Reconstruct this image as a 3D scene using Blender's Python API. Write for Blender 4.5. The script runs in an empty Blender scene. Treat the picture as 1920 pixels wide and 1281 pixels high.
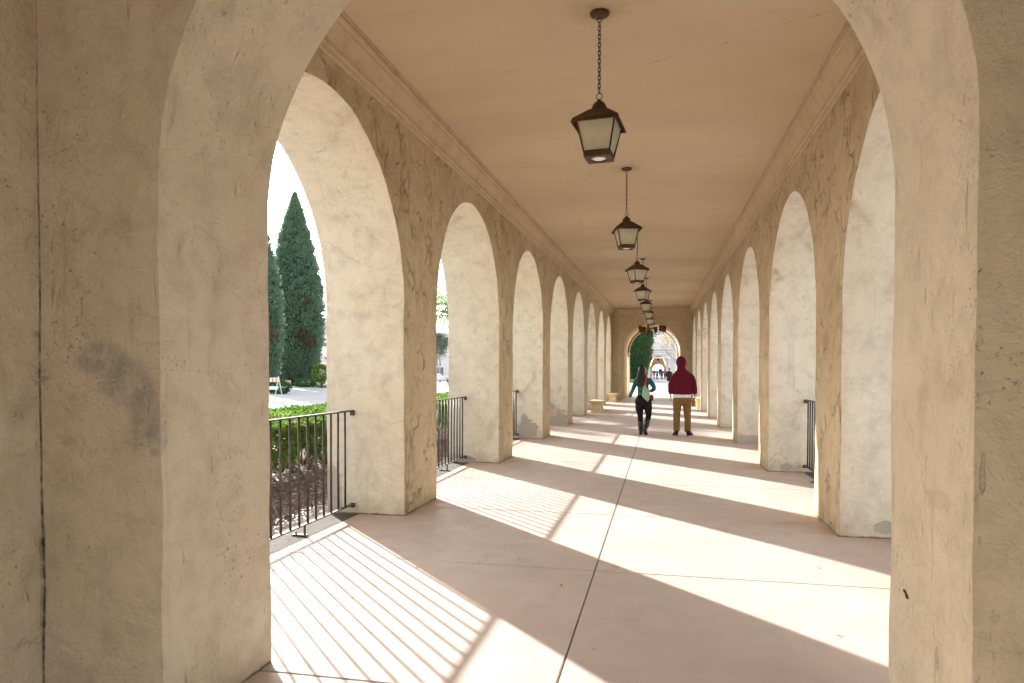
import bpy, bmesh, math, random
import numpy as np
from mathutils import Vector, Matrix, noise
random.seed(7); rng = np.random.default_rng(11)
sc = bpy.context.scene
COL = sc.collection
R_ = math.radians

# ------------------------------------------------------------------ camera
cam_d = bpy.data.cameras.new('camera'); cam = bpy.data.objects.new('camera', cam_d); COL.objects.link(cam)
sc.camera = cam
yaw, pit, roll = R_(12.159), R_(-1.335), R_(.083)
F = Vector((-math.sin(yaw)*math.cos(pit), math.cos(yaw)*math.cos(pit), math.sin(pit)))
Rt = Vector((math.cos(yaw), math.sin(yaw), 0)); U = Rt.cross(F)
Rt, U = Rt*math.cos(roll)+U*math.sin(roll), U*math.cos(roll)-Rt*math.sin(roll)
M = Matrix((Rt, U, -F)).transposed().to_4x4(); M.translation = Vector((0, 0, 1.45))
cam.matrix_world = M
cam_d.sensor_width = 36; cam_d.lens = 1294.7/1920*36; cam_d.shift_y = 89.2/1920
cam_d.clip_start = .05; cam_d.clip_end = 3000

# ------------------------------------------------------------------ world, sun, exposure
SUN_EL, SUN_AZ = R_(18.8), math.atan2(-.682, .731)
w = bpy.data.worlds.new('World'); sc.world = w; w.use_nodes = True
nt = w.node_tree; nt.nodes.clear()
sky = nt.nodes.new('ShaderNodeTexSky'); sky.sky_type = 'NISHITA'; sky.sun_disc = False
sky.sun_elevation = SUN_EL; sky.sun_rotation = SUN_AZ % (2*math.pi); sky.dust_density = 1.2; sky.ozone_density = .6
bg = nt.nodes.new('ShaderNodeBackground'); bg.inputs['Strength'].default_value = .15
wo = nt.nodes.new('ShaderNodeOutputWorld')
hs = nt.nodes.new('ShaderNodeHueSaturation'); hs.inputs['Saturation'].default_value = .38   # thin milky winter haze
nt.links.new(sky.outputs[0], hs.inputs['Color']); nt.links.new(hs.outputs[0], bg.inputs[0]); nt.links.new(bg.outputs[0], wo.inputs[0])
sun_d = bpy.data.lights.new('sun', 'SUN'); sun_d.energy = 5.0; sun_d.angle = R_(.6); sun_d.color = (1, .965, .92)
sun = bpy.data.objects.new('sun', sun_d); COL.objects.link(sun)
sdir = Vector((math.sin(SUN_AZ)*math.cos(SUN_EL), math.cos(SUN_AZ)*math.cos(SUN_EL), math.sin(SUN_EL)))
sun.rotation_euler = sdir.to_track_quat('Z', 'Y').to_euler(); sun.location = (-30, 30, 40)
vs = sc.view_settings
vs.view_transform = 'Standard'; vs.look = 'None'; vs.gamma = 1; vs.exposure = 1.75; vs.use_curve_mapping = False
sc.render.engine = 'CYCLES'
cy = sc.cycles
cy.use_denoising = True; cy.denoiser = 'OPENIMAGEDENOISE'
cy.use_adaptive_sampling = True; cy.adaptive_threshold = .02
cy.max_bounces = 9; cy.diffuse_bounces = 8; cy.glossy_bounces = 3; cy.transmission_bounces = 4
cy.sample_clamp_indirect = 8; cy.caustics_reflective = False; cy.caustics_refractive = False

# ------------------------------------------------------------------ helpers
def tag(o, label=None, cat=None, group=None, kind=None):
    if label: o['label'] = label
    if cat: o['category'] = cat
    if group: o['group'] = group
    if kind: o['kind'] = kind
    return o
def empty(name, loc=(0, 0, 0), rz=0, **k):
    o = bpy.data.objects.new(name, None); COL.objects.link(o); o.location = loc; o.rotation_euler = (0, 0, rz)
    o.empty_display_size = .1
    return tag(o, **k)
class MB:
    def __init__(s): s.v = []; s.f = []
    def add(s, vs, fs):
        n = len(s.v); s.v += [tuple(p) for p in vs]; s.f += [tuple(i+n for i in f) for f in fs]
    def box(s, x0, x1, y0, y1, z0, z1, rz=0, c=None):
        vs = [(x, y, z) for z in (z0, z1) for y in (y0, y1) for x in (x0, x1)]
        if rz:
            ca, sa = math.cos(rz), math.sin(rz); cx, cyy = c or ((x0+x1)/2, (y0+y1)/2)
            vs = [(cx+(x-cx)*ca-(y-cyy)*sa, cyy+(x-cx)*sa+(y-cyy)*ca, z) for x, y, z in vs]
        s.add(vs, [(0, 2, 3, 1), (4, 5, 7, 6), (0, 1, 5, 4), (2, 6, 7, 3), (0, 4, 6, 2), (1, 3, 7, 5)])
    def tube(s, pts, rads, n=8, caps=True, flat=None):
        pts = [Vector(p) for p in pts]
        if not hasattr(rads, '__len__'): rads = [rads]*len(pts)
        base = len(s.v); up = None
        for i, p in enumerate(pts):
            a = pts[max(i-1, 0)]; b = pts[min(i+1, len(pts)-1)]
            t = (b-a).normalized() if (b-a).length > 1e-9 else Vector((0, 0, 1))
            if up is None: up = t.orthogonal().normalized() if flat is None else Vector(flat)
            e1 = (up-t*up.dot(t)).normalized(); e2 = t.cross(e1); up = e1
            r = rads[i]; rx, ry = r if hasattr(r, '__len__') else (r, r)
            for k in range(n):
                an = 2*math.pi*k/n
                s.v.append(tuple(p+e1*math.cos(an)*rx+e2*math.sin(an)*ry))
        for i in range(len(pts)-1):
            for k in range(n):
                a = base+i*n+k; b = base+i*n+(k+1) % n
                s.f.append((a, b, b+n, a+n))
        if caps:
            s.f.append(tuple(base+k for k in range(n))[::-1]); e = base+(len(pts)-1)*n
            s.f.append(tuple(e+k for k in range(n)))
    def lathe(s, prof, c=(0, 0, 0), n=16, sx=1, sy=1):
        base = len(s.v)
        for r, z in prof:
            for k in range(n):
                a = 2*math.pi*k/n; s.v.append((c[0]+r*sx*math.cos(a), c[1]+r*sy*math.sin(a), c[2]+z))
        m = len(prof)
        for i in range(m-1):
            for k in range(n):
                a = base+i*n+k; b = base+i*n+(k+1) % n; s.f.append((a, b, b+n, a+n))
        if prof[0][0] > 1e-6: s.f.append(tuple(base+k for k in range(n))[::-1])
        if prof[-1][0] > 1e-6: s.f.append(tuple(base+(m-1)*n+k for k in range(n)))
    def prism(s, poly, axis, a, b):
        # poly of 2D points extruded along axis from a to b
        def P(p, t): return {'x': (t, p[0], p[1]), 'y': (p[0], t, p[1]), 'z': (p[0], p[1], t)}[axis]
        n = len(poly); s.add([P(p, a) for p in poly]+[P(p, b) for p in poly],
              [tuple(range(n))[::-1], tuple(range(n, 2*n))]+[(i, (i+1) % n, (i+1) % n+n, i+n) for i in range(n)])
    def build(s, name, mat, parent=None, smooth=False, bevel=0, weld=0, mat2=None, alt=None, **k):
        me = bpy.data.meshes.new(name); me.from_pydata(s.v, [], s.f)
        if mat2:
            me.materials.append(mat); me.materials.append(mat2); ids = [0]*len(me.polygons)
            for a, b in alt:
                for i in range(a, b): ids[i] = 1
            me.polygons.foreach_set('material_index', ids); mat = None
        if weld:
            bm = bmesh.new(); bm.from_mesh(me); bmesh.ops.remove_doubles(bm, verts=bm.verts, dist=2e-4); bmesh.ops.recalc_face_normals(bm, faces=bm.faces); bm.to_mesh(me); bm.free()
        if bevel is not None:
            bm = bmesh.new(); bm.from_mesh(me); bmesh.ops.recalc_face_normals(bm, faces=bm.faces); bm.to_mesh(me); bm.free()
        if smooth: me.polygons.foreach_set('use_smooth', [True]*len(me.polygons))
        o = bpy.data.objects.new(name, me); COL.objects.link(o)
        if mat: me.materials.append(mat)
        if parent: o.parent = parent
        if bevel or weld:
            m = o.modifiers.new('bevel', 'BEVEL'); m.width = bevel or weld; m.segments = 2; m.limit_method = 'ANGLE'
            if weld: m.angle_limit = R_(55)
        return tag(o, **k)
def copy_tree(o, parent=None):
    c = o.copy(); COL.objects.link(c)
    if parent: c.parent = parent
    for ch in [x for x in bpy.data.objects if x.parent == o]: copy_tree(ch, c)
    return c

# ------------------------------------------------------------------ materials
class NT:
    def __init__(s, name):
        s.m = bpy.data.materials.new(name); s.m.use_nodes = True; s.t = s.m.node_tree; s.t.nodes.clear()
        s.out = s.n('ShaderNodeOutputMaterial')
    def n(s, typ, **k):
        nd = s.t.nodes.new(typ)
        for a, b in k.items(): setattr(nd, a, b)
        return nd
    def l(s, a, b): s.t.links.new(a, b)
    def val(s, sock, v):
        if hasattr(v, 'is_output') or isinstance(v, bpy.types.NodeSocket): s.l(v, sock)
        elif v is not None: sock.default_value = v
    def math(s, op, a, b=None, c=None, clamp=False):
        nd = s.n('ShaderNodeMath', operation=op, use_clamp=clamp); s.val(nd.inputs[0], a)
        if b is not None: s.val(nd.inputs[1], b)
        if c is not None: s.val(nd.inputs[2], c)
        return nd.outputs[0]
    def vmath(s, op, a, b=None):
        nd = s.n('ShaderNodeVectorMath', operation=op); s.val(nd.inputs[0], a)
        if b is not None: s.val(nd.inputs[1], b)
        return nd.outputs['Value'] if op in ('LENGTH', 'DISTANCE', 'DOT_PRODUCT') else nd.outputs[0]
    def pos(s): return s.n('ShaderNodeNewGeometry').outputs['Position']
    def obj(s): return s.n('ShaderNodeTexCoord').outputs['Object']
    def noise(s, vec, scale, detail=4, rough=.55, dist=0, col=False):
        nd = s.n('ShaderNodeTexNoise'); s.val(nd.inputs['Vector'], vec); nd.inputs['Scale'].default_value = scale
        nd.inputs['Detail'].default_value = detail; nd.inputs['Roughness'].default_value = rough; nd.inputs['Distortion'].default_value = dist
        return nd.outputs['Color' if col else 'Fac']
    def vor(s, vec, scale, feature='F1', out='Distance', rand=1):
        nd = s.n('ShaderNodeTexVoronoi', feature=feature); s.val(nd.inputs['Vector'], vec); nd.inputs['Scale'].default_value = scale
        nd.inputs['Randomness'].default_value = rand
        return nd.outputs[out]
    def ramp(s, fac, stops):
        nd = s.n('ShaderNodeValToRGB'); s.l(fac, nd.inputs[0]); e = nd.color_ramp.elements
        while len(e) < len(stops): e.new(.5)
        for i, (p, c) in enumerate(stops):
            e[i].position = p; e[i].color = (c, c, c, 1) if not hasattr(c, '__len__') else (*c, 1)
        return nd.outputs[0]
    def step(s, fac, a, b):   # linear 0..1 between a and b
        nd = s.n('ShaderNodeMapRange'); s.val(nd.inputs[0], fac); nd.inputs[1].default_value = a; nd.inputs[2].default_value = b
        return nd.outputs[0]
    def mix(s, fac, a, b, mode='MIX'):
        nd = s.n('ShaderNodeMix', data_type='RGBA', blend_type=mode); s.val(nd.inputs[0], fac)
        for i, v in ((6, a), (7, b)):
            if isinstance(v, tuple): nd.inputs[i].default_value = (*v, 1)
            else: s.l(v, nd.inputs[i])
        return nd.outputs[2]
    def bump(s, h, strength=.3, dist=.01, nrm=None):
        nd = s.n('ShaderNodeBump'); s.l(h, nd.inputs['Height']); nd.inputs['Strength'].default_value = strength
        nd.inputs['Distance'].default_value = dist
        if nrm: s.l(nrm, nd.inputs['Normal'])
        return nd.outputs[0]
    def scale(s, vec, x, y, z): return s.vmath('MULTIPLY', vec, (x, y, z))
    def bsdf(s, color, rough=.8, metal=0, nrm=None, spec=.3, trans=None, **k):
        p = s.n('ShaderNodeBsdfPrincipled')
        if isinstance(color, tuple): p.inputs['Base Color'].default_value = (*color, 1)
        else: s.l(color, p.inputs['Base Color'])
        s.val(p.inputs['Roughness'], rough); p.inputs['Metallic'].default_value = metal; p.inputs['Specular IOR Level'].default_value = spec
        if nrm: s.l(nrm, p.inputs['Normal'])
        o = p.outputs[0]
        if trans:
            t = s.n('ShaderNodeBsdfTranslucent')
            if isinstance(color, tuple): t.inputs[0].default_value = (*color, 1)
            else: s.l(color, t.inputs[0])
            mx = s.n('ShaderNodeMixShader'); mx.inputs[0].default_value = trans; s.l(o, mx.inputs[1]); s.l(t.outputs[0], mx.inputs[2]); o = mx.outputs[0]
        s.l(o, s.out.inputs[0]); return s.m
def simple(name, col, rough=.7, metal=0, var=.12, sc_=8, bump=.15, spec=.3, trans=None, space='obj'):
    t = NT(name); v = t.obj() if space == 'obj' else t.pos()
    n = t.noise(v, sc_, 5, .6)
    c = t.mix(t.step(n, .3, .7), tuple(x*(1-var) for x in col), tuple(min(1, x*(1+var)) for x in col))
    return t.bsdf(c, rough, metal, t.bump(t.noise(v, sc_*4, 4), bump, .005) if bump else None, spec, trans)

def stucco(name, light, tan, dirt, seed=0, patches=(), darks=(), coarse=1., scratch=1., cracks=1., drip=1., speck=1., strokes=0., scuff=1.):
    """trowelled lime plaster: cloudy colour, trowel marks, soot specks, runs and cement patches"""
    t = NT(name); P = t.vmath('ADD', t.pos(), (seed*7.3, seed*3.1, seed*1.7))
    warp = t.vmath('ADD', P, t.scale(t.vmath('SUBTRACT', t.noise(P, 1.3, 3, .5, 0, True), (.5, .5, .5)), 1.1, 1.1, 1.1))
    cloud = t.noise(warp, .75, 6, .62)
    c = t.mix(t.step(cloud, .34, .68), light, tan)
    c = t.mix(t.math('MULTIPLY', t.step(t.noise(P, 5.5, 7, .72), .46, .76), .55), c, tuple(x*.62 for x in tan))
    # long arcs left by the trowel
    arc = t.vor(t.scale(t.vmath('ADD', P, t.scale(t.noise(P, 1.9, 3, .5, 0, True), .5, .5, .5)), 1, 1, .55), 1.5, 'DISTANCE_TO_EDGE')
    gate = t.step(t.noise(P, 2.3, 2), .53, .66)
    arcm = t.math('MULTIPLY', t.math('SUBTRACT', 1, t.step(arc, 0, .085*scratch), clamp=True), gate)
    c = t.mix(t.math('MULTIPLY', arcm, .24*scratch), c, tuple(x*.6 for x in dirt))
    # drags of the trowel, dirt caught in them
    drag = t.noise(t.scale(t.vmath('ADD', P, t.scale(t.noise(P, 3.1, 2, .5, 0, True), .25, .25, .25)), 5, 5, 12), 1., 5, .7)
    dm = t.math('MULTIPLY', t.step(drag, .60, .74), t.step(t.noise(P, 1.1, 3), .5, .7))
    c = t.mix(t.math('MULTIPLY', dm, .62), c, tuple(x*.5 for x in dirt))
    # short crossing strokes of the float, raised at one edge
    sv = t.vmath('ADD', P, t.scale(t.noise(P, 2.6, 2, .5, 0, True), .55, .55, .55))
    stk = t.vor(t.scale(sv, 1, 2.0, 1.15), 3.1, 'DISTANCE_TO_EDGE')
    stm = t.math('MULTIPLY', t.math('SUBTRACT', 1, t.step(stk, .0, .12), clamp=True), t.step(t.noise(P, 3.3, 3, .6), .47, .60))
    if strokes: c = t.mix(t.math('MULTIPLY', stm, .15*strokes), c, tuple(x*.5 for x in dirt))
    # scratches and scuffs, and arcs swept by the float
    def scr(rot, sc3, lo, g0):
        mp = t.n('ShaderNodeMapping'); t.l(P, mp.inputs[0]); mp.inputs['Rotation'].default_value = rot; mp.inputs['Scale'].default_value = sc3
        return t.math('MULTIPLY', t.step(t.noise(mp.outputs[0], 1, 3, .55, .25), lo, lo+.035), t.step(t.noise(t.vmath('ADD', P, (g0, 0, g0)), 2.1, 4, .6), .50, .60))
    sc1 = t.math('MAXIMUM', scr((.85, .55, .3), (26, 26, 4.5), .675, 0), scr((-1.0, -.5, .2), (30, 30, 5), .68, 4))
    sc1 = t.math('MAXIMUM', sc1, scr((.15, .1, .2), (30, 30, 3.2), .69, 9))
    c = t.mix(t.math('MULTIPLY', sc1, .30*scuff), c, tuple(x*.62 for x in dirt))
    ring = t.math('ADD', t.math('MULTIPLY', t.vor(t.vmath('ADD', P, t.scale(t.noise(P, 1.7, 2, .5, 0, True), .35, .35, .35)), 1.35, 'F1'), 6.5), t.math('MULTIPLY', t.noise(P, 2.4, 3), 1.2))
    rf_ = t.math('FRACT', ring); rgate = t.step(t.noise(t.vmath('ADD', P, (0, 5, 2)), 2.0, 3, .6), .50, .58)
    rline = t.math('MULTIPLY', t.math('SUBTRACT', 1, t.step(rf_, 0, .10), clamp=True), rgate)
    c = t.mix(t.math('MULTIPLY', rline, .20), c, dirt)
    # soot specks
    sp = t.step(t.noise(P, 48, 3, .75), .60, .70)
    sp = t.math('MULTIPLY', sp, t.step(t.noise(P, 2.2, 4, .6), .46, .70))
    c = t.mix(t.math('MULTIPLY', sp, .85*speck), c, tuple(x*.45 for x in dirt))
    # runs down the wall
    st = t.noise(t.scale(P, 9, 9, .55), 1.6, 4, .6)
    st = t.math('MULTIPLY', t.step(st, .58, .74), t.step(t.noise(P, .9, 2), .42, .62))
    c = t.mix(t.math('MULTIPLY', st, .34*drip), c, dirt)
    # hair cracks
    cr = t.vor(t.vmath('ADD', P, t.scale(t.noise(P, 4, 5, .6, 0, True), .35, .35, .35)), .7, 'DISTANCE_TO_EDGE')
    crm = t.math('MULTIPLY', t.math('SUBTRACT', 1, t.step(cr, 0, .004), clamp=True), t.step(t.noise(P, 1.4, 2), .56, .60))
    c = t.mix(t.math('MULTIPLY', crm, .4*cracks), c, tuple(x*.4 for x in dirt))
    # grime where the floor is mopped and splashed
    z = t.n('ShaderNodeSeparateXYZ'); t.l(t.pos(), z.inputs[0]); zz = z.outputs[2]
    gr = t.math('ADD', zz, t.math('MULTIPLY', t.math('SUBTRACT', t.noise(P, 6, 5, .65), .5), .5))
    c = t.mix(t.math('MULTIPLY', t.math('SUBTRACT', 1, t.step(gr, .0, .2), clamp=True), .40), c, tuple(x*.8 for x in dirt))
    g2 = t.math('ADD', zz, t.math('MULTIPLY', t.math('SUBTRACT', t.noise(P, 11, 4, .7), .5), .035))  # narrow ragged dark contact line at the very foot
    c = t.mix(t.math('MULTIPLY', t.math('SUBTRACT', 1, t.step(g2, .004, .018), clamp=True), .85), c, tuple(x*.25 for x in dirt))
    # rubbed, dirty corners
    pt = t.math('MULTIPLY', t.step(t.n('ShaderNodeNewGeometry').outputs['Pointiness'], .52, .58), t.step(t.noise(P, 7, 4, .7), .38, .62))
    c = t.mix(t.math('MULTIPLY', pt, .5), c, tuple(x*.75 for x in dirt))
    def blob(cen, sca, seed2, rag=.9, scl=9):
        q = t.vmath('MULTIPLY', t.vmath('SUBTRACT', t.pos(), cen), tuple(1/s for s in sca))
        d = t.vmath('LENGTH', q)
        return t.math('ADD', d, t.math('MULTIPLY', t.math('SUBTRACT', t.noise(t.vmath('ADD', t.pos(), (seed2, 0, 0)), scl, 5, .65), .5), rag*2))
    hp = None
    for i, (cen, sca, colr, soft, amt) in enumerate(patches):
        m = t.math('MULTIPLY', t.math('SUBTRACT', 1, t.step(blob(cen, sca, i*3.3, .45 if soft > .25 else .9), 1-soft, 1), clamp=True), amt)
        if soft > .2:   # smeared on with a trowel: streaky
            m = t.math('MULTIPLY', m, t.step(t.noise(t.scale(t.pos(), 14, 3, 14), 1.5, 4, .7), .25, .6))
        c = t.mix(m, c, colr)
        if soft < .2: hp = m if hp is None else t.math('MAXIMUM', hp, m)
    h = t.math('ADD', t.math('MULTIPLY', t.noise(warp, 3.2, 5, .6), 1.0), t.math('MULTIPLY', arcm, -.35))
    h = t.math('ADD', h, t.math('MULTIPLY', drag, .5)); h = t.math('ADD', h, t.math('MULTIPLY', t.math('MULTIPLY', rf_, rgate), .22)); h = t.math('SUBTRACT', h, t.math('MULTIPLY', sc1, .25))
    if strokes: h = t.math('SUBTRACT', h, t.math('MULTIPLY', stm, .8*strokes))
    h = t.math('SUBTRACT', h, t.math('MULTIPLY', sp, .12))
    if hp is not None: h = t.math('SUBTRACT', h, t.math('MULTIPLY', hp, .4))
    b1 = t.bump(h, .8*coarse, .03)
    fine = t.math('ADD', t.noise(P, 38, 5, .7), t.math('MULTIPLY', t.noise(P, 120, 2, .5), .4))
    b2 = t.bump(fine, .7, .008, b1)
    return t.bsdf(c, .92, 0, b2, .12)

CEM = (.43, .395, .34); CEM2 = (.33, .31, .275)
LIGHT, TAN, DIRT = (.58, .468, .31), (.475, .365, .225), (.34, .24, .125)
RL, RT_ = (.79, .73, .61), (.715, .635, .50)  # cleaner reveal plaster, made paler still by skylight put into its colour
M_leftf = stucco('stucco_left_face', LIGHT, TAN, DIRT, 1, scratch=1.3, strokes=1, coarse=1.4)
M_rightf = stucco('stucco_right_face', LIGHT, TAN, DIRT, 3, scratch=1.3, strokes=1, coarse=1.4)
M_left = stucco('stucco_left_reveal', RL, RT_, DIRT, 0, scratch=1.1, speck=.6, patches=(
    ((-2.88, 14.95, .20), (.24, .3, .22), CEM, .1, .95), ((-2.93, 14.95, .42), (.09, .3, .14), CEM, .1, .95),
    ((-3.06, 10.76, .03), (.16, .3, .085), CEM, .1, .95), ((-2.88, 19.1, .14), (.40, .3, .30), CEM, .1, .95),
    ((-3.05, 19.1, .50), (.2, .3, .10), CEM, .1, .9), ((-2.95, 19.1, .33), (.12, .3, .12), (.72, .47, .38), .1, .8),
    ((-3.32, 6.576, .18), (.12, .3, .3), CEM, .15, .7)))
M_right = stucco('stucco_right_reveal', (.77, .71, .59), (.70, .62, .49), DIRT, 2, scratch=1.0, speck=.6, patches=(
    ((1.94, 6.576, .10), (.10, .3, .055), CEM, .1, .95), ((1.80, 10.76, .075), (.09, .3, .055), CEM, .1, .9),
    ((1.82, 14.95, .08), (.3, .3, .10), CEM, .1, .8), ((1.9, 14.95, .02), (.4, .3, .05), CEM, .1, .8)))  # right reveals carry the same skylight in their colour
M_near = stucco('stucco_near_arch', (.66, .58, .45), (.57, .48, .35), DIRT, 4, coarse=1.2, scratch=.9, cracks=.8, drip=1.4, speck=1.3, patches=(
    ((-2.465, 2.34, 1.4), (.008, .012, 2.4), (.05, .045, .04), .6, .9), ((-2.465, 2.34, .5), (.012, .016, .8), (.05, .045, .04), .6, .9),
    ((-2.52, 2.34, 1.60), (.06, .06, .035), (.10, .07, .04), .4, .8), ((-1.93, 2.34, 1.19), (.05, .05, .09), CEM2, .3, .75),
    ((-2.17, 2.34, 1.50), (.15, .05, .08), CEM2, .3, .75), ((-2.06, 2.34, 1.40), (.13, .05, .11), CEM2, .3, .75),
    ((-1.97, 2.34, 1.29), (.08, .05, .13), CEM2, .3, .75),
    ((.929, 2.92, .605), (.2, .030, .010), (.05, .045, .04), .1, 1.0), ((.929, 2.895, .595), (.2, .022, .012), (.05, .045, .04), .1, 1.0),
    ((.929, 2.60, 1.02), (.3, .14, .04), (.40, .33, .24), .5, .6), ((.929, 2.75, 1.35), (.3, .07, .09), (.40, .33, .24), .5, .6)))
M_end = stucco('stucco_end_wall', (.58, .47, .32), (.49, .39, .25), DIRT, 6, scratch=1.0, strokes=.35)
t = NT('ceiling_plaster'); P = t.pos()
c = t.mix(t.step(t.noise(t.scale(P, .5, 1.2, 1), 1.1, 5, .6), .3, .7), (.575, .465, .325), (.52, .41, .28))
c = t.mix(t.math('MULTIPLY', t.step(t.noise(P, 40, 3, .6), .70, .76), .6), c, (.2, .13, .07))
c = t.mix(t.math('MULTIPLY', t.step(t.noise(t.scale(P, 1, 4, 1), 1.7, 5, .7), .55, .8), .3), c, (.40, .29, .18))
cr = t.vor(t.vmath('ADD', P, t.scale(t.noise(P, 2.5, 5, .6, 0, True), .5, .5, 0)), .33, 'DISTANCE_TO_EDGE')
c = t.mix(t.math('MULTIPLY', t.math('MULTIPLY', t.math('SUBTRACT', 1, t.step(cr, 0, .0022), clamp=True), t.step(t.noise(P, .8, 2), .50, .56)), .55), c, (.26, .17, .09))
mt = t.math('ABSOLUTE', t.math('SUBTRACT', t.math('FRACT', t.math('DIVIDE', t.math('SUBTRACT', t.n('ShaderNodeSeparateXYZ').outputs[1], 3.195), 4.45)), .5))
sy_ = mt.node.inputs[0].links[0].from_node.inputs[0].links[0].from_node.inputs[0].links[0].from_node.inputs[0].links[0].from_node.inputs[0].links[0].from_node
t.l(P, sy_.inputs[0]); dx_ = t.math('ADD', sy_.outputs[0], .485); dy_ = t.math('MULTIPLY', mt, 4.45)
dd_ = t.math('ADD', t.math('SQRT', t.math('ADD', t.math('MULTIPLY', dx_, dx_), t.math('MULTIPLY', dy_, dy_))), t.math('MULTIPLY', t.noise(P, 9, 4, .7), .30))
c = t.mix(t.math('MULTIPLY', t.math('SUBTRACT', 1, t.step(dd_, .22, .42), clamp=True), .38), c, (.30, .20, .11))
M_ceil = t.bsdf(c, .95, 0, t.bump(t.math('ADD', t.noise(t.scale(P, .6, 2, 1), 2.5, 4, .6), t.math('MULTIPLY', t.noise(P, 50, 3), .08)), .25, .02), .1)
t = NT('floor_concrete'); P = t.pos()
c = t.mix(t.step(t.noise(P, .8, 6, .62, .4), .3, .7), (.61, .52, .46), (.535, .44, .38))
c = t.mix(t.math('MULTIPLY', t.step(t.noise(P, 4, 7, .75, .6), .47, .75), .5), c, (.44, .36, .31))
c = t.mix(t.math('MULTIPLY', t.step(t.noise(t.scale(P, 1, .5, 1), 3.2, 4, .7), .60, .78), .32), c, (.36, .29, .25))
gum = t.vor(P, 1.5, 'F1'); c = t.mix(t.math('MULTIPLY', t.math('SUBTRACT', 1, t.step(gum, .022, .032), clamp=True), .55), c, (.27, .25, .24))
gum2 = t.vor(t.vmath('ADD', P, (3.1, 1.7, 0)), 2.3, 'F1'); c = t.mix(t.math('MULTIPLY', t.math('SUBTRACT', 1, t.step(gum2, .008, .014), clamp=True), .5), c, (.2, .15, .12))
cr = t.vor(t.vmath('ADD', P, t.scale(t.noise(P, 3, 5, .6, 0, True), .4, .4, 0)), .4, 'DISTANCE_TO_EDGE')
c = t.mix(t.math('MULTIPLY', t.math('MULTIPLY', t.math('SUBTRACT', 1, t.step(cr, 0, .0016), clamp=True), t.step(t.noise(P, .9, 2), .52, .56)), .5), c, (.25, .17, .12))
c = t.mix(t.math('MULTIPLY', t.step(t.noise(P, 90, 3, .7), .68, .76), .5), c, (.30, .23, .18))
sx = t.n('ShaderNodeSeparateXYZ'); t.l(P, sx.inputs[0])
edge = t.math('ADD', t.math('ABSOLUTE', t.math('ADD', sx.outputs[0], .485)), t.math('MULTIPLY', t.noise(P, 3, 4), .7))
c = t.mix(t.math('MULTIPLY', t.step(edge, 2.0, 2.7), .5), c, (.46, .27, .18))
M_floor = t.bsdf(c, t.step(t.noise(P, 4, 4), -.2, 1.1), 0, t.bump(t.noise(P, 60, 5, .7), .12, .004), .35)
M_curb = stucco('curb_concrete', (.64, .60, .53), (.54, .50, .43), (.26, .21, .15), 9, coarse=.5, scratch=.4)
M_groove = simple('joint_dirt', (.10, .06, .04), .95)
t = NT('pavement'); P = t.pos()
c = t.mix(t.step(t.noise(P, .25, 6, .6), .3, .7), (.58, .56, .55), (.52, .50, .49))
c = t.mix(t.math('MULTIPLY', t.step(t.noise(P, 3, 6, .7), .5, .8), .3), c, (.35, .34, .34))
M_pave = t.bsdf(c, .9, 0, t.bump(t.noise(P, 30, 4), .2, .01), .2)
t = NT('mulch'); P = t.pos()
c = t.ramp(t.noise(P, 45, 4, .8), [(.3, (.02, .014, .01)), (.5, (.09, .055, .035)), (.62, (.20, .14, .10)), (.75, (.36, .29, .23))])
M_mulch = t.bsdf(c, .95, 0, t.bump(t.noise(P, 40, 5, .8), 1, .03), .15)
M_iron = simple('painted_iron', (.085, .072, .06), .5, .5, .4, 25, .3, .5)
M_copper = simple('aged_copper', (.085, .045, .02), .6, .5, .45, 14, .4, .4)
M_chain = simple('black_chain', (.03, .022, .016), .6, .5)
M_glass = simple('frosted_lantern_glass', (.70, .66, .50), .5, 0, .10, 9, .1, .4, trans=.45)
M_lens = simple('lantern_lens', (.92, .92, .92), .3, 0, .06, 20, .1, .5, trans=.15)
M_bench = simple('bench_stone', (.62, .50, .31), .85, 0, .15, 9, .4, .2)
M_pale = simple('pale_limestone', (.80, .74, .70), .9, 0, .08, .8, .5, .2, space='pos')
M_palebld = simple('white_plaster', (.80, .76, .73), .9, 0, .06, .3, .2, .2, space='pos')
M_beige = simple('beige_plaster', (.52, .45, .38), .9, 0, .1, .6, .2, .2, space='pos')
M_window = simple('dark_window', (.16, .18, .20), .2, 0, .1, 3, 0, .5)
M_bark = simple('bark', (.14, .10, .07), .95, 0, .3, 12, .8, .1)
M_brown_stone = simple('brown_stone', (.46, .34, .25), .9, 0, .15, 6, .5, .1)
M_tan = simple('warm_plaster', (.66, .52, .38), .9, 0, .1, 1.2, .3, .2, space='pos')
def leafmat(name, cols, trans=.35, sc_=1.2):
    t = NT(name); P = t.pos(); n = t.noise(P, sc_, 3, .7); n2 = t.n('ShaderNodeTexWhiteNoise'); t.l(t.vmath('FLOOR', t.scale(P, 14, 14, 14)) if 0 else t.scale(P, 1, 1, 1), n2.inputs[0])
    k = t.math('ADD', t.math('MULTIPLY', t.noise(P, 9, 2, .8), .7), t.math('MULTIPLY', n, .3))
    s = [(.3+.4*i/(len(cols)-1), c) for i, c in enumerate(cols)]
    return t.bsdf(t.ramp(k, s), .55, 0, None, .35, trans)
M_hedge = leafmat('hedge_leaves', [(.035, .09, .02), (.08, .175, .03), (.17, .28, .05), (.42, .42, .13)], .4)
M_deadleaf = leafmat('dry_leaves', [(.30, .16, .05), (.45, .28, .08)], .3)
M_cyp = leafmat('cypress_foliage', [(.085, .15, .10), (.165, .26, .17), (.27, .39, .26)], .35, .8)  # leaf tones raised past natural to stand in for glare over the trees
M_cypcore = simple('cypress_core', (.035, .065, .045), .95, 0, .3, 3, 0, .05)
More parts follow.
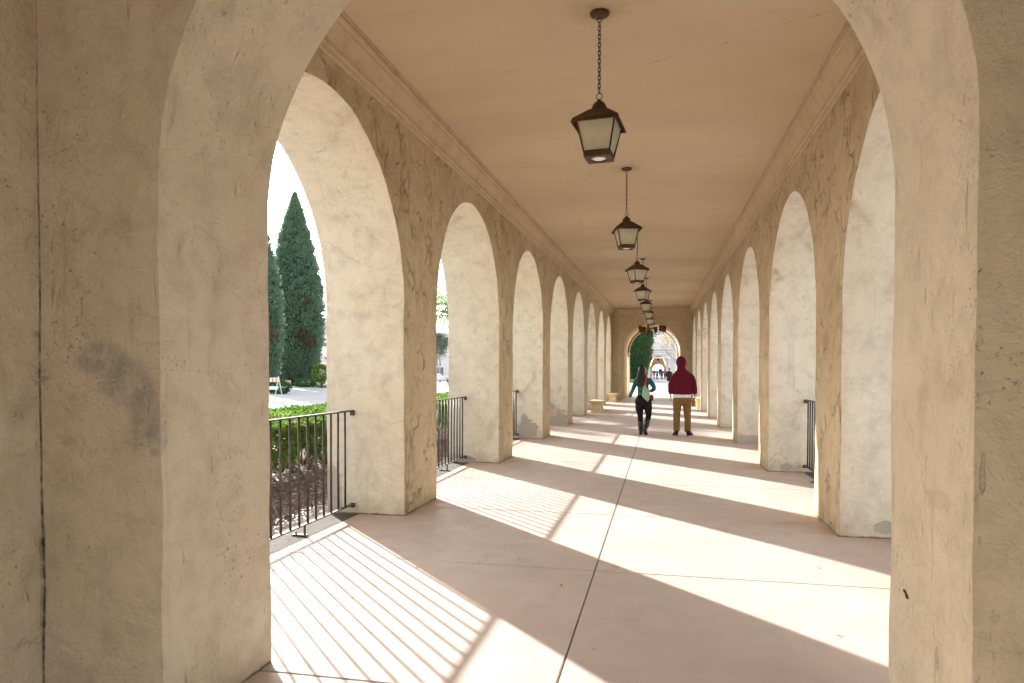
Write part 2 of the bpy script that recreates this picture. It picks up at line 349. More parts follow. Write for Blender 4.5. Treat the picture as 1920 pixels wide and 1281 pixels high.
M_cyp3 = leafmat('juniper_foliage', [(.05, .10, .035), (.09, .18, .06), (.15, .27, .09)], .3, .5)
M_brown = leafmat('dry_twigs', [(.10, .09, .05), (.17, .15, .09)], .2)
M_olive = leafmat('grey_foliage', [(.09, .11, .08), (.16, .19, .14), (.24, .26, .20)], .2)
M_palm = leafmat('palm_blades', [(.05, .14, .01), (.12, .30, .02), (.22, .42, .05)], .45)
M_yel = leafmat('autumn_leaves', [(.35, .36, .10), (.62, .48, .14), (.62, .34, .10)], .35, 4)
M_grass = leafmat('grass', [(.08, .22, .02), (.14, .36, .03)], .3)
M_ground_green = leafmat('groundcover', [(.02, .07, .02), (.05, .16, .03), (.10, .25, .04)], .3)
M_bush = leafmat('bush_leaves', [(.04, .10, .02), (.12, .24, .03), (.35, .33, .08)], .35)
M_farg = leafmat('far_hedge', [(.04, .09, .05), (.08, .14, .08)], .2)

# ------------------------------------------------------------------ setting: the colonnade
G = .0199                                   # ceiling rises against the floor (the floor falls away)
XL, XR, XC = -2.527, 1.555, -.486
P_, Y0, PW = 4.185, 6.576, 1.036
WT = .855
END = 37.3
def wob(x, y, z, a=.0085):
    p = Vector((x, y, z)); n = noise.noise_vector(p*2.1)+noise.noise_vector(p*6.3)*.45
    return (x+n.x*a, y+n.y*a, z)
piers = [(Y0+P_*i, Y0+P_*i+PW) for i in range(-1, 8)]
piers[0] = (2.2, piers[0][1]); piers[-1] = (piers[-1][0], 38.2)
def grid(mb, fn, nu, nv):
    vs = [fn(i/nu, j/nv) for j in range(nv+1) for i in range(nu+1)]
    mb.add(vs, [(j*(nu+1)+i, j*(nu+1)+i+1, (j+1)*(nu+1)+i+1, (j+1)*(nu+1)+i) for j in range(nv) for i in range(nu)])
def arcade(side, xi, apex0, mat, label):
    s = 1 if side == 'L' else -1
    xo = xi-WT*s if side == 'L' else xi+WT
    root = empty('arcade_wall', (xi, 2.3, 0), label=label, cat='arcade')
    inv = Vector((-xi, -2.3, 0))
    rr = (P_-PW)/2
    def fin(o):
        o.location = inv; return o
    top = lambda y: 4.12+.10+G*y
    wall = MB(); alts = []; fmat = M_leftf if side == 'L' else M_rightf
    for i, (a, b) in enumerate(piers):
        res = .11 if a < 16 else .3
        spr = apex0-rr+G*((a if i else b)+0)
        # pier sides, floor to springing
        pm = MB(); hgt = spr
        nz = max(6, int(hgt/res)); nx = max(3, int(WT/res)); ny = max(3, int((b-a)/res))
        Z = lambda v: -.02+(hgt+.02)*v
        grid(pm, lambda u, v: wob(xi, a+(b-a)*u, Z(v)), ny, nz)
        grid(pm, lambda u, v: wob(xo, a+(b-a)*u, Z(v)), ny, nz)
        na = len(pm.f)
        grid(pm, lambda u, v: wob(xi+(xo-xi)*u, a, Z(v)), nx, nz)
        grid(pm, lambda u, v: wob(xi+(xo-xi)*u, b, Z(v)), nx, nz)
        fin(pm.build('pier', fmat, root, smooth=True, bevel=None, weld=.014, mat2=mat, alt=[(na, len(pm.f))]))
        # wall above the pier
        nt_ = 18
        for x in (xi, xo):
            grid(wall, lambda u, v: wob(x, a+(b-a)*u, hgt+(top(a+(b-a)*u)-hgt)*v), ny, nt_)
        # arch after this pier
        if i < len(piers)-1:
            y0 = b; y1 = piers[i+1][0]; cyy = (y0+y1)/2; r = (y1-y0)/2
            spr2 = apex0-rr+G*y1
            N = 40 if a < 16 else 24
            def arc(u):
                an = math.pi*(1-u); yy = cyy+r*math.cos(an)
                base = hgt+(spr2-hgt)*u
                return yy, base+r*math.sin(an)
            for x in (xi, xo):
                def fn(u, v):
                    yy, zz = arc(u); return wob(x, yy, zz+(top(yy)-zz)*v)
                grid(wall, fn, N, nt_)
            def so(u, v):
                yy, zz = arc(u); return wob(xi+(xo-xi)*v, yy, zz)
            n0 = len(wall.f); grid(wall, so, N, nx); alts.append((n0, len(wall.f)))
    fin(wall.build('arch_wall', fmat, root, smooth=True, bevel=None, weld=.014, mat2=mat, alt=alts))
    # cornice along the ceiling
    prof = [(.0, 3.80), (.018, 3.81), (.022, 3.845), (.034, 3.86), (.036, 3.90), (.05, 3.935), (.072, 3.975), (.098, 4.02), (.104, 4.045), (.120, 4.05), (.128, 4.075), (.120, 4.10), (.132, 4.105), (.135, 4.14), (0, 4.14)]
    cm = MB(); n = 90; ys = [3.10+(END-3.10)*k/n for k in range(n+1)]
    grid(cm, lambda u, v: (lambda q, y: (xi+s*(q[0])+.003*noise.noise(Vector((0, y*1.5, q[0]*20))), y, q[1]+G*y+.004*noise.noise(Vector((5, y*1.1, 0)))))(prof[round(u*(len(prof)-1))], ys[round(v*n)]), len(prof)-1, n)
    fin(cm.build('cornice', M_cor, root, bevel=None))
    return root
M_cor = stucco('cornice_plaster', (.56, .44, .295), (.505, .385, .25), DIRT, 8, coarse=.3, scratch=.3, cracks=.5)
arcL = arcade('L', XL, 3.574, M_left, 'left stucco arcade wall with round arches closed by iron railings, beside the hedge')
arcR = arcade('R', XR, 3.50, M_right, 'right stucco arcade wall with round arches, seen sharply from the side past the near jamb')

# walls across the corridor with a round arch: columns of quads round an arch opening
def cross_wall(name, y0, y1, x0, x1, half, spring, top, mat, label, cat, xc=XC, vault=False, base=-.02):
    root = empty(name, (xc, y0, 0), label=label, cat=cat)
    mb = MB(); nz = 26
    def arc(u):
        an = math.pi*(1-u); return xc+half*math.cos(an), spring+half*math.sin(an)
    for y in (y0, y1):
        def fn(u, v):
            x, z = arc(u); return wob(x, y, z+(top-z)*v)
        grid(mb, fn, 44, 14)
        for xa, xb in ((x0, xc-half), (xc+half, x1)):
            n = max(3, int((xb-xa)/.12))
            grid(mb, lambda u, v: wob(xa+(xb-xa)*u, y, base+(spring-base)*v), n, nz)
            grid(mb, lambda u, v: wob(xa+(xb-xa)*u, y, spring+(top-spring)*v), n, 14)
    nd = max(4, int((y1-y0)/.12)) if y1-y0 < 2 else 20
    def so(u, v):
        x, z = arc(u); return wob(x, y0+(y1-y0)*v, z)
    grid(mb, so, 44, nd)
    for x in (xc-half, xc+half):
        grid(mb, lambda u, v: wob(x, y0+(y1-y0)*u, base+(spring-base)*v), nd, nz)
    for v_ in range(len(mb.v)):
        x, y, z = mb.v[v_]; mb.v[v_] = (x-xc, y-y0, z)
    mb.build('arch_wall', mat, root, smooth=True, bevel=None, weld=.012)
    return root
near = cross_wall('transverse_arch', 2.34, 3.10, -3.6, 2.6, 1.417, 2.19, 4.6, M_near, 'nearest stucco cross arch framing the picture on both sides', 'arch')
endw = cross_wall('end_wall', END, 44.0, -3.6, 2.6, 1.57, 2.74, 5.4, M_end, 'far end wall of the corridor with a deep round arched passage through it', 'wall')
# moulded stone frame on the outer end of the passage
fr = MB(); N = 30
prof = [(0, 0), (.0, .10), (-.05, .12), (-.07, .2), (-.02, .26), (-.02, .45)]
hf = 1.57-.03
def ringpt(u, q):
    an = math.pi*(1-u); r = hf+.12-.0+q[0]-.16
    return (r*math.cos(an), 44.0-END-.02+q[1]-.0, 2.74+r*math.sin(an))
grid(fr, lambda u, v: ringpt(u, prof[round(v*5)]), N, 5)
fr.build('archivolt', M_brown_stone, endw, bevel=None)
for sg in (-1, 1):
    cp = MB(); cx = sg*(hf-.03)
    cp.box(cx-.10, cx+.10, 6.62, 7.1, 2.62, 2.74); cp.box(cx-.07, cx+.07, 6.65, 7.06, 2.50, 2.62); cp.box(cx-.05, cx+.05, 6.67, 7.04, 2.46, 2.50)
    cp.build('capital', M_bench, endw, bevel=.012)
    cp = MB(); cp.lathe([(.10, 0), (.10, .25), (.075, .3), (.07, .6), (.085, 1.0), (.08, 1.6), (.065, 2.46)], (cx, 7.0, 0), 12)
    cp.build('jamb_column', M_pale, endw, smooth=True)
# cornice across the end wall
cm = MB(); zc = G*END
pf = [(0, 3.83), (.04, 3.85), (.05, 3.93), (.10, 4.02), (.12, 4.05), (.12, 4.15), (0, 4.15)]
for (a, b) in [(0, 1)]:
    cm.add([(XL-XC+.01, -p, z+zc) for p, z in pf]+[(XR-XC-.01, -p, z+zc) for p, z in pf], [(i, i+1, i+8, i+7) for i in range(6)])
cm.build('cornice', M_cor, endw, bevel=None)

def sheet_obj(name, fn, nu, nv, mat, **k):
    mb = MB(); grid(mb, fn, nu, nv); return mb.build(name, mat, bevel=None, **k)
# ceiling and roof
cl = MB(); grid(cl, lambda u, v: (XL-.3+(XR-XL+.6)*u, 3.0+(END+.2-3.0)*v, 4.125+G*(3.0+(END+.2-3.0)*v)+.006*noise.noise(Vector((u*4, v*34, 0)))), 10, 90)
cl.build('ceiling', M_ceil, smooth=True, bevel=None, kind='structure')
rf = MB(); rf.add([(x, y, z+G*y) for z in (4.20, 4.65) for y in (2.9, 44.6) for x in (-3.45, 2.48)], [(0, 2, 3, 1), (4, 5, 7, 6), (0, 1, 5, 4), (2, 6, 7, 3), (0, 4, 6, 2), (1, 3, 7, 5)])
rf.build('roof', M_beige, kind='structure')

# the bay the camera stands in, its unseen openings are shaped to set the light on the near arch
vb = empty('entrance_bay', (XC, 0, 0), label='dark stucco side wall of the nearest bay, at the left picture edge', cat='bay')
def vwall(fn, nu, nv, name='side_wall'):
    m = MB(); grid(m, fn, nu, nv); m.v = [(x-XC, y, z) for x, y, z in m.v]; return m.build(name, M_near, vb, smooth=True, bevel=None)
vwall(lambda u, v: wob(-2.475, -1.0+3.4*u, -.02+4.5*v), 26, 26)
vm = MB()
vm.box(XR-XC, XR-XC+.6, 1.2, 2.33, -.02, 4.5); vm.box(XR-XC, XR-XC+.6, -9, -2.3, -.02, 4.5); vm.box(XR-XC, XR-XC+.6, -2.3, 1.2, 2.9, 4.5)
vm.build('side_wall', M_near, vb)  # right opening, out of view, added to bring sky light onto the near faces
vm = MB(); vm.box(-2.8, -1.3, -9.4, -9.0, -.02, 4.5); vm.box(1.3, 3.2, -9.4, -9.0, -.02, 4.5); vm.box(-1.3, 1.3, -9.4, -9.0, 3.1, 4.5); vm.box(-2.85, -2.0, -5.2, -4.15, -.02, 4.5); vm.box(-2.85, -2.0, -9.0, -8.3, -.02, 4.5); vm.box(-2.85, -2.0, -4.15, -1.0, 3.5, 4.5); vm.box(-2.85, -2.0, -8.3, -5.2, 3.5, 4.5)
vm.build('rear_wall', M_near, vb)  # out of view; left openings added so sun bounces onto the near arch
vm = MB(); vm.box(-3.2, 3.0, -9.6, 2.6, 4.35, 4.75); vm.build('bay_ceiling', M_near, vb)

# floor: slabs with real joints
fl = MB(); ys = [.95-2.05*5+2.05*k for k in range(28)]; ys = [y for y in ys if y < 46]; gw = .0048
for i in range(len(ys)-1):
    for x0, x1 in ((-3.02, -.468), (-.462+.002, 2.06)):
        a, b = ys[i]+gw, ys[i+1]-gw; z = 0
        e = .006
        fl.add([(x0+.0, a, -.012), (x1, a, -.012), (x1, b, -.012), (x0, b, -.012), (x0+.0, a+e*.6, z-.002), (x1-e*.6, a+e*.6, z-.002), (x1-e*.6, b-e*.6, z-.002), (x0, b-e*.6, z-.002),
                (x0+.0, a+e, z), (x1-e, a+e, z), (x1-e, b-e, z), (x0, b-e, z)],
               [(0, 1, 5, 4), (1, 2, 6, 5), (2, 3, 7, 6), (3, 0, 4, 7), (4, 5, 9, 8), (5, 6, 10, 9), (6, 7, 11, 10), (7, 4, 8, 11), (8, 9, 10, 11)])
fl.build('floor', M_floor, bevel=None, kind='structure')
gm = MB(); gm.add([(-3.03, -9.4, -.014), (2.07, -9.4, -.014), (2.07, 46, -.014), (-3.03, 46, -.014)], [(0, 1, 2, 3)])
gm.build('floor_joints', M_groove, bevel=None, kind='structure')
for x0, x1 in ((-3.40, -3.032), (2.07, 2.6)):
    cu = MB(); grid(cu, lambda u, v: (x0+(x1-x0)*u+(.012*noise.noise(Vector((v*300, u, 3))) if u in (0, 1) else 0), -5+42.3*v, -.004+.006*noise.noise(Vector((u*2, v*90, 0)))), 5, 420)
    grid(cu, lambda u, v: ((x0 if x0 < 0 else x1), -5+42.3*v, -.004-.2*u), 1, 4)
    cu.build('curb', M_curb, bevel=None, kind='structure')

# ground outside
def sm(t): t = max(0, min(1, t)); return t*t*(3-2*t)
def gz(x, y):
    dx = max(-8-x, x-6, 0); dy = max(-10-y, y-45, 0); r = math.hypot(dx, dy)
    return -.05+.39*sm(r/22)+.13*sm((r-22)/60)
gr = MB()
ax = sorted(set([-900, -500, -300, -200]+list(range(-140, 141, 5))+[200, 300, 500, 900])); ay = sorted(set([-700, -300, -100, -60]+list(range(-40, 161, 5))+[200, 300, 500, 900]))
n = len(ax)
gr.add([(x, y, gz(x, y)) for y in ay for x in ax], [(j*n+i, j*n+i+1, (j+1)*n+i+1, (j+1)*n+i) for j in range(len(ay)-1) for i in range(n-1)])
gr.build('ground', M_pave, smooth=True, bevel=None, kind='structure')
bed = MB(); grid(bed, lambda u, v: (-7.0+3.62*u, -5+42*v, -.026+.02*noise.noise(Vector((u*9, v*110, 0)))), 24, 300)
bed.build('planting_bed', M_mulch, smooth=True, bevel=None, kind='structure')
def chips(name, x0, x1, y0, y1, n, size, mat, z=-.01):
    mb = MB()
    for _ in range(n):
        x, y = random.uniform(x0, x1), random.uniform(y0, y1); a = random.random()*6.28; l = size*random.uniform(.4, 1.3); wd = l*random.uniform(.2, .5)
        ex = Vector((math.cos(a), math.sin(a), random.uniform(-.3, .3)))*l; ey = Vector((-math.sin(a), math.cos(a), random.uniform(-.4, .4)))*wd
        c0 = Vector((x, y, z+random.uniform(0, .02)))
        mb.add([c0-ex-ey, c0+ex-ey*.5, c0+ex*.8+ey, c0-ex*.7+ey], [(0, 1, 2, 3)])
    return mb.build(name, mat, bevel=None, kind='stuff')
M_chip = leafmat('bark_chips', [(.05, .03, .02), (.16, .10, .07), (.38, .31, .25)], 0)
chips('bark_mulch', -5.4, -3.42, 5, 13, 17000, .015, M_chip)
chips('bark_mulch', -5.4, -3.42, 13, 22, 6000, .022, M_chip)
chips('leaf_litter', -2.9, 1.9, 3.0, 14, 70, .014, M_deadleaf, .004)
chips('fallen_debris', -3.45, -2.98, 3.6, 6.4, 60, .012, M_brown, .004)

# ------------------------------------------------------------------ iron railings
def railing(y0, y1, x, label, group, foot=True):
    root = empty('railing', (x, (y0+y1)/2, 0), label=label, cat='railing', group=group)
    L = (y1-y0)/2
    m = MB(); m.box(-.022, .022, -L+.01, L-.01, 1.055, 1.070); m.build('top_rail', M_iron, root, bevel=.003)
    m = MB(); m.box(-.020, .020, -L+.01, L-.01, .095, .107); m.build('bottom_rail', M_iron, root, bevel=.003)
    n = int(2*L/.1535); st = 2*L/(n+1)
    for k in range(n):
        y = -L+st*(k+.75)
        m = MB(); m.tube([(0, y, .107), (0.002*random.uniform(-1, 1), y, .6), (0, y, 1.055)], .011, 8); m.build('bar', M_iron, root, smooth=True)
    if foot:
        for y in (.58,):
            m = MB(); m.tube([(0, y, 0.012), (0, y, .096)], .011, 8); m.box(-.12, .03, y-.02, y+.02, .001, .012); m.lathe([(.009, 0), (.009, .02), (.004, .024)], (-.085, y, .012), 6)
            m.build('foot', M_iron, root, bevel=.002)
    for e in (-1, 1):
        for z in (1.045, .10):
            m = MB(); m.box(-.022, .022, min(e*L, e*(L-.03)), max(e*L, e*(L-.03)), z-.032, z+.014); m.build('bracket', M_iron, root, bevel=.004)
    return root
names = ['nearest', 'second', 'third', 'fourth', 'fifth', 'sixth', 'seventh', 'eighth']
for i in range(8):
    a, b = piers[i][1], piers[i+1][0]
    railing(a, b, -3.085, f'{names[i]} iron railing in the left arcade arches, counting from the camera, beside the hedge', 'iron railings between the left piers')
for i in range(1, 3):
    a, b = piers[i][1], piers[i+1][0]
    railing(a, b, 2.07, ('iron railing showing as four bars between right arcade piers' if i == 1 else 'iron railing behind the third right arcade pier'), 'iron railings between the right piers')
# thin dark contact line where piers meet floor is part of the stucco material

# ------------------------------------------------------------------ lanterns
def lantern():
    root = empty('hanging_lantern', (0, 0, 0), label='-', cat='lantern')
    m = MB(); m.lathe([(.008, -.028), (.045, -.024), (.072, -.012), (.074, 0)], n=24); m.build('ceiling_plate', M_copper, root, smooth=True)
    m = MB(); m.tube([(.017*math.cos(a), 0, -.047+.02*math.sin(a)) for a in np.linspace(0, 2*math.pi, 13)], .0032, 5, False)
    zt, zb = -.068, -.60; nl = 17; step = (zt-zb)/nl
    for k in range(nl):
        zc_ = zt-step*(k+.5); hl = step*.5+.008
        pts = []
        for a in np.linspace(0, 2*math.pi, 13):
            u_, v_ = .0105*math.cos(a), hl*math.sin(a)
            pts.append((u_ if k % 2 else .35*u_, (.35*u_ if k % 2 else u_), zc_+v_))
        m.tube(pts, .0032, 5, False)
    m.build('chain', M_chain, root, smooth=True)
    m = MB(); m.tube([(.024*math.cos(a), 0, -.634+.024*math.sin(a)) for a in np.linspace(0, 2*math.pi, 17)], .0035, 6, False); m.build('ring', M_chain, root, smooth=True)
    m = MB(); m.lathe([(.003, -.655), (.012, -.662), (.020, -.672), (.042, -.688), (.056, -.712), (.059, -.728), (.052, -.735), (.050, -.742), (.040, -.752)], n=20); m.build('finial', M_copper, root, smooth=True)
    # roof: low pyramid and a small turned-down skirt
    m = MB(); t0, t1, t2 = .062, .172, .185; z0_, z1, z2 = -.745, -.838, -.872
    def sq(h, z): return [(-h, -h, z), (h, -h, z), (h, h, z), (-h, h, z)]
    v = sq(t0, z0_)+sq(t1, z1)+sq(t2, z2)+sq(t2-.006, z2)+sq(t1-.008, z1-.004)
    f = [(3, 2, 1, 0)]
    for r in range(4): f += [(r*4+k, r*4+(k+1) % 4, r*4+4+(k+1) % 4, r*4+4+k) for k in range(4)]
    f.append((16, 17, 18, 19)); m.add(v, f); m.build('roof', M_copper, root)
    hb, ht, zb, zt = .098, .147, -1.085, -.845
    m = MB()
    for k in range(4):
        a = math.pi/2*k; ca, sa = math.cos(a), math.sin(a); rot = lambda x, y, z: (x*ca-y*sa, x*sa+y*ca, z)
        m.tube([rot(hb, hb, zb), rot(ht, ht, zt)], .0085, 4)
        m.tube([rot(-hb, hb, zb+.008), rot(hb, hb, zb+.008)], .0085, 4); m.tube([rot(-ht, ht, zt-.006), rot(ht, ht, zt-.006)], .0085, 4)
    m.build('frame', M_copper, root)
    for k in range(4):
        a = math.pi/2*k; ca, sa = math.cos(a), math.sin(a); rot = lambda x, y, z: (x*ca-y*sa, x*sa+y*ca, z)
        g = MB(); e = .004
        g.add([rot(-hb+e, hb-.002, zb+.012), rot(hb-e, hb-.002, zb+.012), rot(ht-e, ht-.002, zt-.01), rot(-ht+e, ht-.002, zt-.01),
               rot(-hb+e, hb-.006, zb+.012), rot(hb-e, hb-.006, zb+.012), rot(ht-e, ht-.006, zt-.01), rot(-ht+e, ht-.006, zt-.01)],
              [(0, 1, 2, 3), (4, 7, 6, 5), (0, 4, 5, 1), (2, 6, 7, 3), (1, 5, 6, 2), (0, 3, 7, 4)])
        g.build('pane', M_glass, root)
    m = MB(); n = 24; ho = .101; z1, z0b = -1.087, -1.118
    v = sq(ho, z1)+sq(ho+.0, z0b); f = [(k, (k+1) % 4, 4+(k+1) % 4, 4+k) for k in range(4)]
    ring = [(.066*math.cos(2*math.pi*k/n+math.pi/4*5), .066*math.sin(2*math.pi*k/n+math.pi/4*5), z0b) for k in range(n)]
    v += ring
    for k in range(4):
        for j in range(6):
            a = 8+(k*6+j) % n; b = 8+(k*6+j+1) % n; f.append((4+k, a, b))
        f.append((4+k, 8+(k*6+6) % n, 4+(k+1) % 4))
    m.add(v, f); m.build('base', M_copper, root)
    m = MB(); m.lathe([(.0, 0), (.035, -.002), (.064, .008)], (0, 0, z0b), 24); m.build('lens', M_lens, root, smooth=True)
    return root
L0 = lantern()
lab = ['largest hanging lantern, nearest the camera, on a long chain with its round lens showing', 'second hanging lantern from the camera, a lower pane of warm glass, clear of the others',
       'third hanging lantern from the camera, corner turned to the viewer', 'fourth hanging lantern from the camera along the ceiling', 'fifth hanging lantern from the camera along the ceiling',
       'sixth hanging lantern from the camera along the ceiling', 'seventh hanging lantern, the one above the farthest small lantern', 'farthest hanging lantern, right before the amber chandelier']
for i in range(8):
    o = L0 if i == 0 else copy_tree(L0)
    y = 5.42+4.45*i
    o.location = (-.485 if i else -.48, y, 4.118+G*y); o.rotation_euler = (0, 0, R_([-6, 14, 33, -20, -8, 3, -12, 0][i]))
    o['label'] = lab[i]; o['group'] = 'lanterns hanging in a row from the ceiling'; o['category'] = 'lantern'

# chandelier of amber mica shades in the archway
M_amber = simple('amber_mica', (.50, .22, .05), .4, 0, .5, 16, .2, .4, trans=.6)
ch = empty('chandelier', (-.49, 40.2, 3.79), label='amber shaded iron ring chandelier in the arch at the far end of the corridor', cat='chandelier')
m = MB(); m.tube([(.72*math.cos(a), .72*math.sin(a), 0) for a in np.linspace(0, 2*math.pi, 33)], .014, 6, False); m.build('ring', M_iron, ch)
for k in range(6):
    a = math.pi/3*k+.25; x, y = .68*math.cos(a), .68*math.sin(a)
    m = MB(); m.lathe([(.105, .03), (.115, .34), (.110, .34), (.10, .03)], (x, y, 0), 16); s_ = m.build('shade', M_amber, ch, smooth=True)
    m = MB(); m.tube([(0, 0, -.02), (x*.5, y*.5, -.14), (x*.9, y*.9, -.10), (x, y, .03)], .014, 6)
    m.tube([(x*.25, y*.25, -.02), (x*.4, y*.4, -.2), (x*.3, y*.3, -.27), (x*.2, y*.2, -.2)], .012, 6); m.build('arm', M_iron, ch)
    if k % 2 == 0: m = MB(); m.tube([(x, y, .34), (0, 0, .62)], .006, 5); m.build('chain', M_chain, ch)
m = MB(); m.lathe([(.0, -.30), (.03, -.27), (.05, -.2), (.025, -.12), (.06, -.05), (.03, 0), (.012, .06), (.012, .64)], n=10); m.build('stem', M_iron, ch, smooth=True)

# ------------------------------------------------------------------ stone benches
def bench(x, y, label, rz=0):
    root = empty('stone_bench', (x, y, 0), rz, label=label, cat='bench', group='stone benches along the walls')
    m = MB(); m.box(-.25, .25, -.80, .80, .375, .44); m.build('seat', M_bench, root, bevel=.02)
    m = MB(); m.box(-.21, .21, -.74, .74, .335, .374); m.build('moulding', M_bench, root, bevel=.012)
    for e in (-1, 1):
        m = MB(); m.box(-.16, .16, e*.52-.14, e*.52+.14, .085, .334); m.box(-.19, .19, e*.52-.17, e*.52+.17, .0, .084); m.build('leg', M_bench, root, bevel=.012)
    m = MB(); m.box(-.06, .06, -.38, .38, .12, .32); m.build('stretcher', M_bench, root, bevel=.01)
    return root
bench(-2.32, 26.1, 'stone bench at the left wall, the nearer of the two beside the left piers')
bench(-2.34, 35.3, 'stone bench at the left wall, the farther one by the end wall')
bench(1.62, 29.8, 'stone bench at the right wall, mostly hidden behind the man in the maroon hoodie')

# ------------------------------------------------------------------ foliage
def leaves(mb, pts, nrm, size, aspect=.5, jitter=1.):
    for p, d in zip(pts, nrm):
        p = Vector(p); d = Vector(d).normalized() if Vector(d).length > 0 else Vector((0, 0, 1))
        a = (d+Vector((random.uniform(-1, 1), random.uniform(-1, 1), random.uniform(-1, 1)))*jitter).normalized()
        b = a.cross(Vector((random.uniform(-1, 1), random.uniform(-1, 1), random.uniform(-1, 1)))).normalized()
        c = a.cross(b); s = size*random.uniform(.6, 1.35)
        mb.add([p, p+a*s*.5+b*s*aspect*.5+c*s*.1, p+a*s, p+a*s*.5-b*s*aspect*.5+c*s*.1], [(0, 1, 2, 3)])
def hedge_block(name, x0, x1, y0, y1, top, n, stems, label):
    root = empty(name, ((x0+x1)/2, (y0+y1)/2, 0), label=label, cat='hedge'); cx, cyy = root.location.x, root.location.y
    mb = MB(); pts = []; nr = []
    dm = MB()
    for _ in range(n):
        # surface biased, thinner low down
        y = random.uniform(y0, y1); h = top+.05*noise.noise(Vector((y*1.3, 0, 0)))+.035*noise.noise(Vector((y*4, 3, 0)))
        r = random.random()
        if r < .46: x = random.uniform(x0, x1); h -= .15*(x-x0)/(x1-x0); z = h-abs(random.gauss(0, .05)); d = (0, 0, 1)
        else:
            side = random.choice((x1, x1, x0)); x = side-(1 if side == x1 else -1)*abs(random.gauss(0, .11)); h -= .15*(x-x0)/(x1-x0); z = .10+(h-.10)*random.random()**.7; d = (1 if side == x1 else -1, 0, .4)
        if z < .50 and random.random() < .18+.5*noise.noise(Vector((y*2, z*2, 9))): continue
        if noise.noise(Vector((x*1.5, y*2.6, z*2.6))) < -.28 and z < h-.1: continue
        (pts.append((x-cx, y-cyy, z)), nr.append(d))
    leaves(mb, pts, nr, .062, .55, .9); mb.build('leaves', M_hedge, root, bevel=None)
    k = max(20, n//90); leaves(dm, [(random.uniform(x1-.3, x1)-cx, random.uniform(y0, y1)-cyy, random.uniform(.12, .7)) for _ in range(k)], [(1, 0, 0)]*k, .06, .55, 1); dm.build('dry_leaves', M_deadleaf, root, bevel=None)
    st = MB()
    for _ in range(stems):
        x = random.uniform(x0+.15, x1-.12); y = random.uniform(y0, y1); z = -.03; pts = [(x-cx, y-cyy, z)]
        dx, dy = random.uniform(-.4, .6), random.uniform(-.7, .7)
        for q in range(6):
            z += random.uniform(.1, .19); x += dx*.1+random.uniform(-.05, .05); y += dy*.1+random.uniform(-.06, .06); pts.append((x-cx, y-cyy, min(z, top-.05)))
        r0 = random.uniform(.010, .028); st.tube(pts, [r0*(1-.12*q) for q in range(7)], 6)
    st.build('stems', M_stem, root, smooth=True)
    return root
M_stem = simple('hedge_stems', (.24, .17, .11), .9, 0, .35, 18, .6, .1)
hedge_block('hedge', -6.4, -5.08, 6.0, 15.2, .83, 50000, 170, 'clipped green leafy hedge behind the nearest left railing, woody stems showing')
hedge_block('hedge', -6.4, -5.08, 15.4, 24, .84, 20000, 80, 'clipped green leafy hedge behind the second left railing')

def cypress(loc, H, Rm, mat, core, label, ntuft=1500, leafn=16, prof=None, tuft=.46, dead=True, lean=0, name='cypress_tree'):
    root = empty(name, loc, label=label, cat='tree')
    prof = prof or (lambda t: (min(1, (t/.06)**.6)*.78 if t < .06 else .78+.22*sm((t-.06)/.22)) * (1 if t < .42 else (1-((t-.42)/.58)**1.55)))
    def rad(t, a): return Rm*prof(t)*(1+.13*noise.noise(Vector((math.cos(a)*1.6, math.sin(a)*1.6, t*H*.42)))+.07*noise.noise(Vector((math.cos(a)*4, math.sin(a)*4, t*H*1.3))))
    m = MB(); nu, nv = 40, 60
    def fn(u, v):
        t = .03+.965*v; a = 2*math.pi*u; r = rad(t, a)*.86; return (r*math.cos(a), r*math.sin(a), t*H)
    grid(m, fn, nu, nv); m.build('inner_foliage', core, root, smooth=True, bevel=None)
    L = MB(); Bn = MB()
    for _ in range(ntuft):
        t = .035+.96*random.random()**1.15; a = random.random()*6.283; r = rad(t, a)*random.uniform(.88, 1.02)
        c = Vector((r*math.cos(a), r*math.sin(a), t*H)); out = Vector((math.cos(a)*.55, math.sin(a)*.55, .9)).normalized()
        s = tuft*random.uniform(.6, 1.3)*(.45+.55*prof(t))
        isd = dead and noise.noise(Vector((c.x*.5, c.y*.5, c.z*.45+3))) > .33 and t < .5
        tgt = Bn if isd else L
        for q in range(leafn):
            d = Vector((random.gauss(0, 1), random.gauss(0, 1), random.gauss(0, 1))).normalized()
            p = c+d*s*.42*Vector((1, 1, 1.5)).length*.55+out*s*.1
            leaves(tgt, [p-out*s*.15], [out+d*.6], s*.5, .4, .3)
    L.build('foliage', mat, root, bevel=None)
    if Bn.v: Bn.build('dry_foliage', M_brown, root, bevel=None)
    T = MB()
    for k in range(5):
        a = k*1.3; T.tube([(.25*math.cos(a), .25*math.sin(a), -.1), (.3*math.cos(a), .3*math.sin(a), H*.06), (.5*math.cos(a), .5*math.sin(a), H*.14)], [.16, .12, .08], 7)
    T.build('trunk', M_bark, root, smooth=True)
    return root
cypress((-30.6, 54.0, gz(-30, 54)), 16.5, 2.12, M_cyp, M_cypcore, 'tall pointed dark green cypress standing alone in the left arch opening', 4300, 17)
cypress((-29.45, 46.2, gz(-29, 46)), 13.7, 1.75, M_cyp, M_cypcore, 'dark green cypress half cut off by the pier at the left arch opening', 3000, 16)
cypress((-3.15, 93.4, gz(-3, 93)), 8.9, 1.72, M_cyp3, M_cypcore, 'broad bright green juniper tree seen through the arch at the corridor end', 1500, 14, prof=lambda t: (.6+.4*sm(t/.4)) * (1 if t < .72 else max(.05, 1-((t-.72)/.3)**2)), tuft=.55)

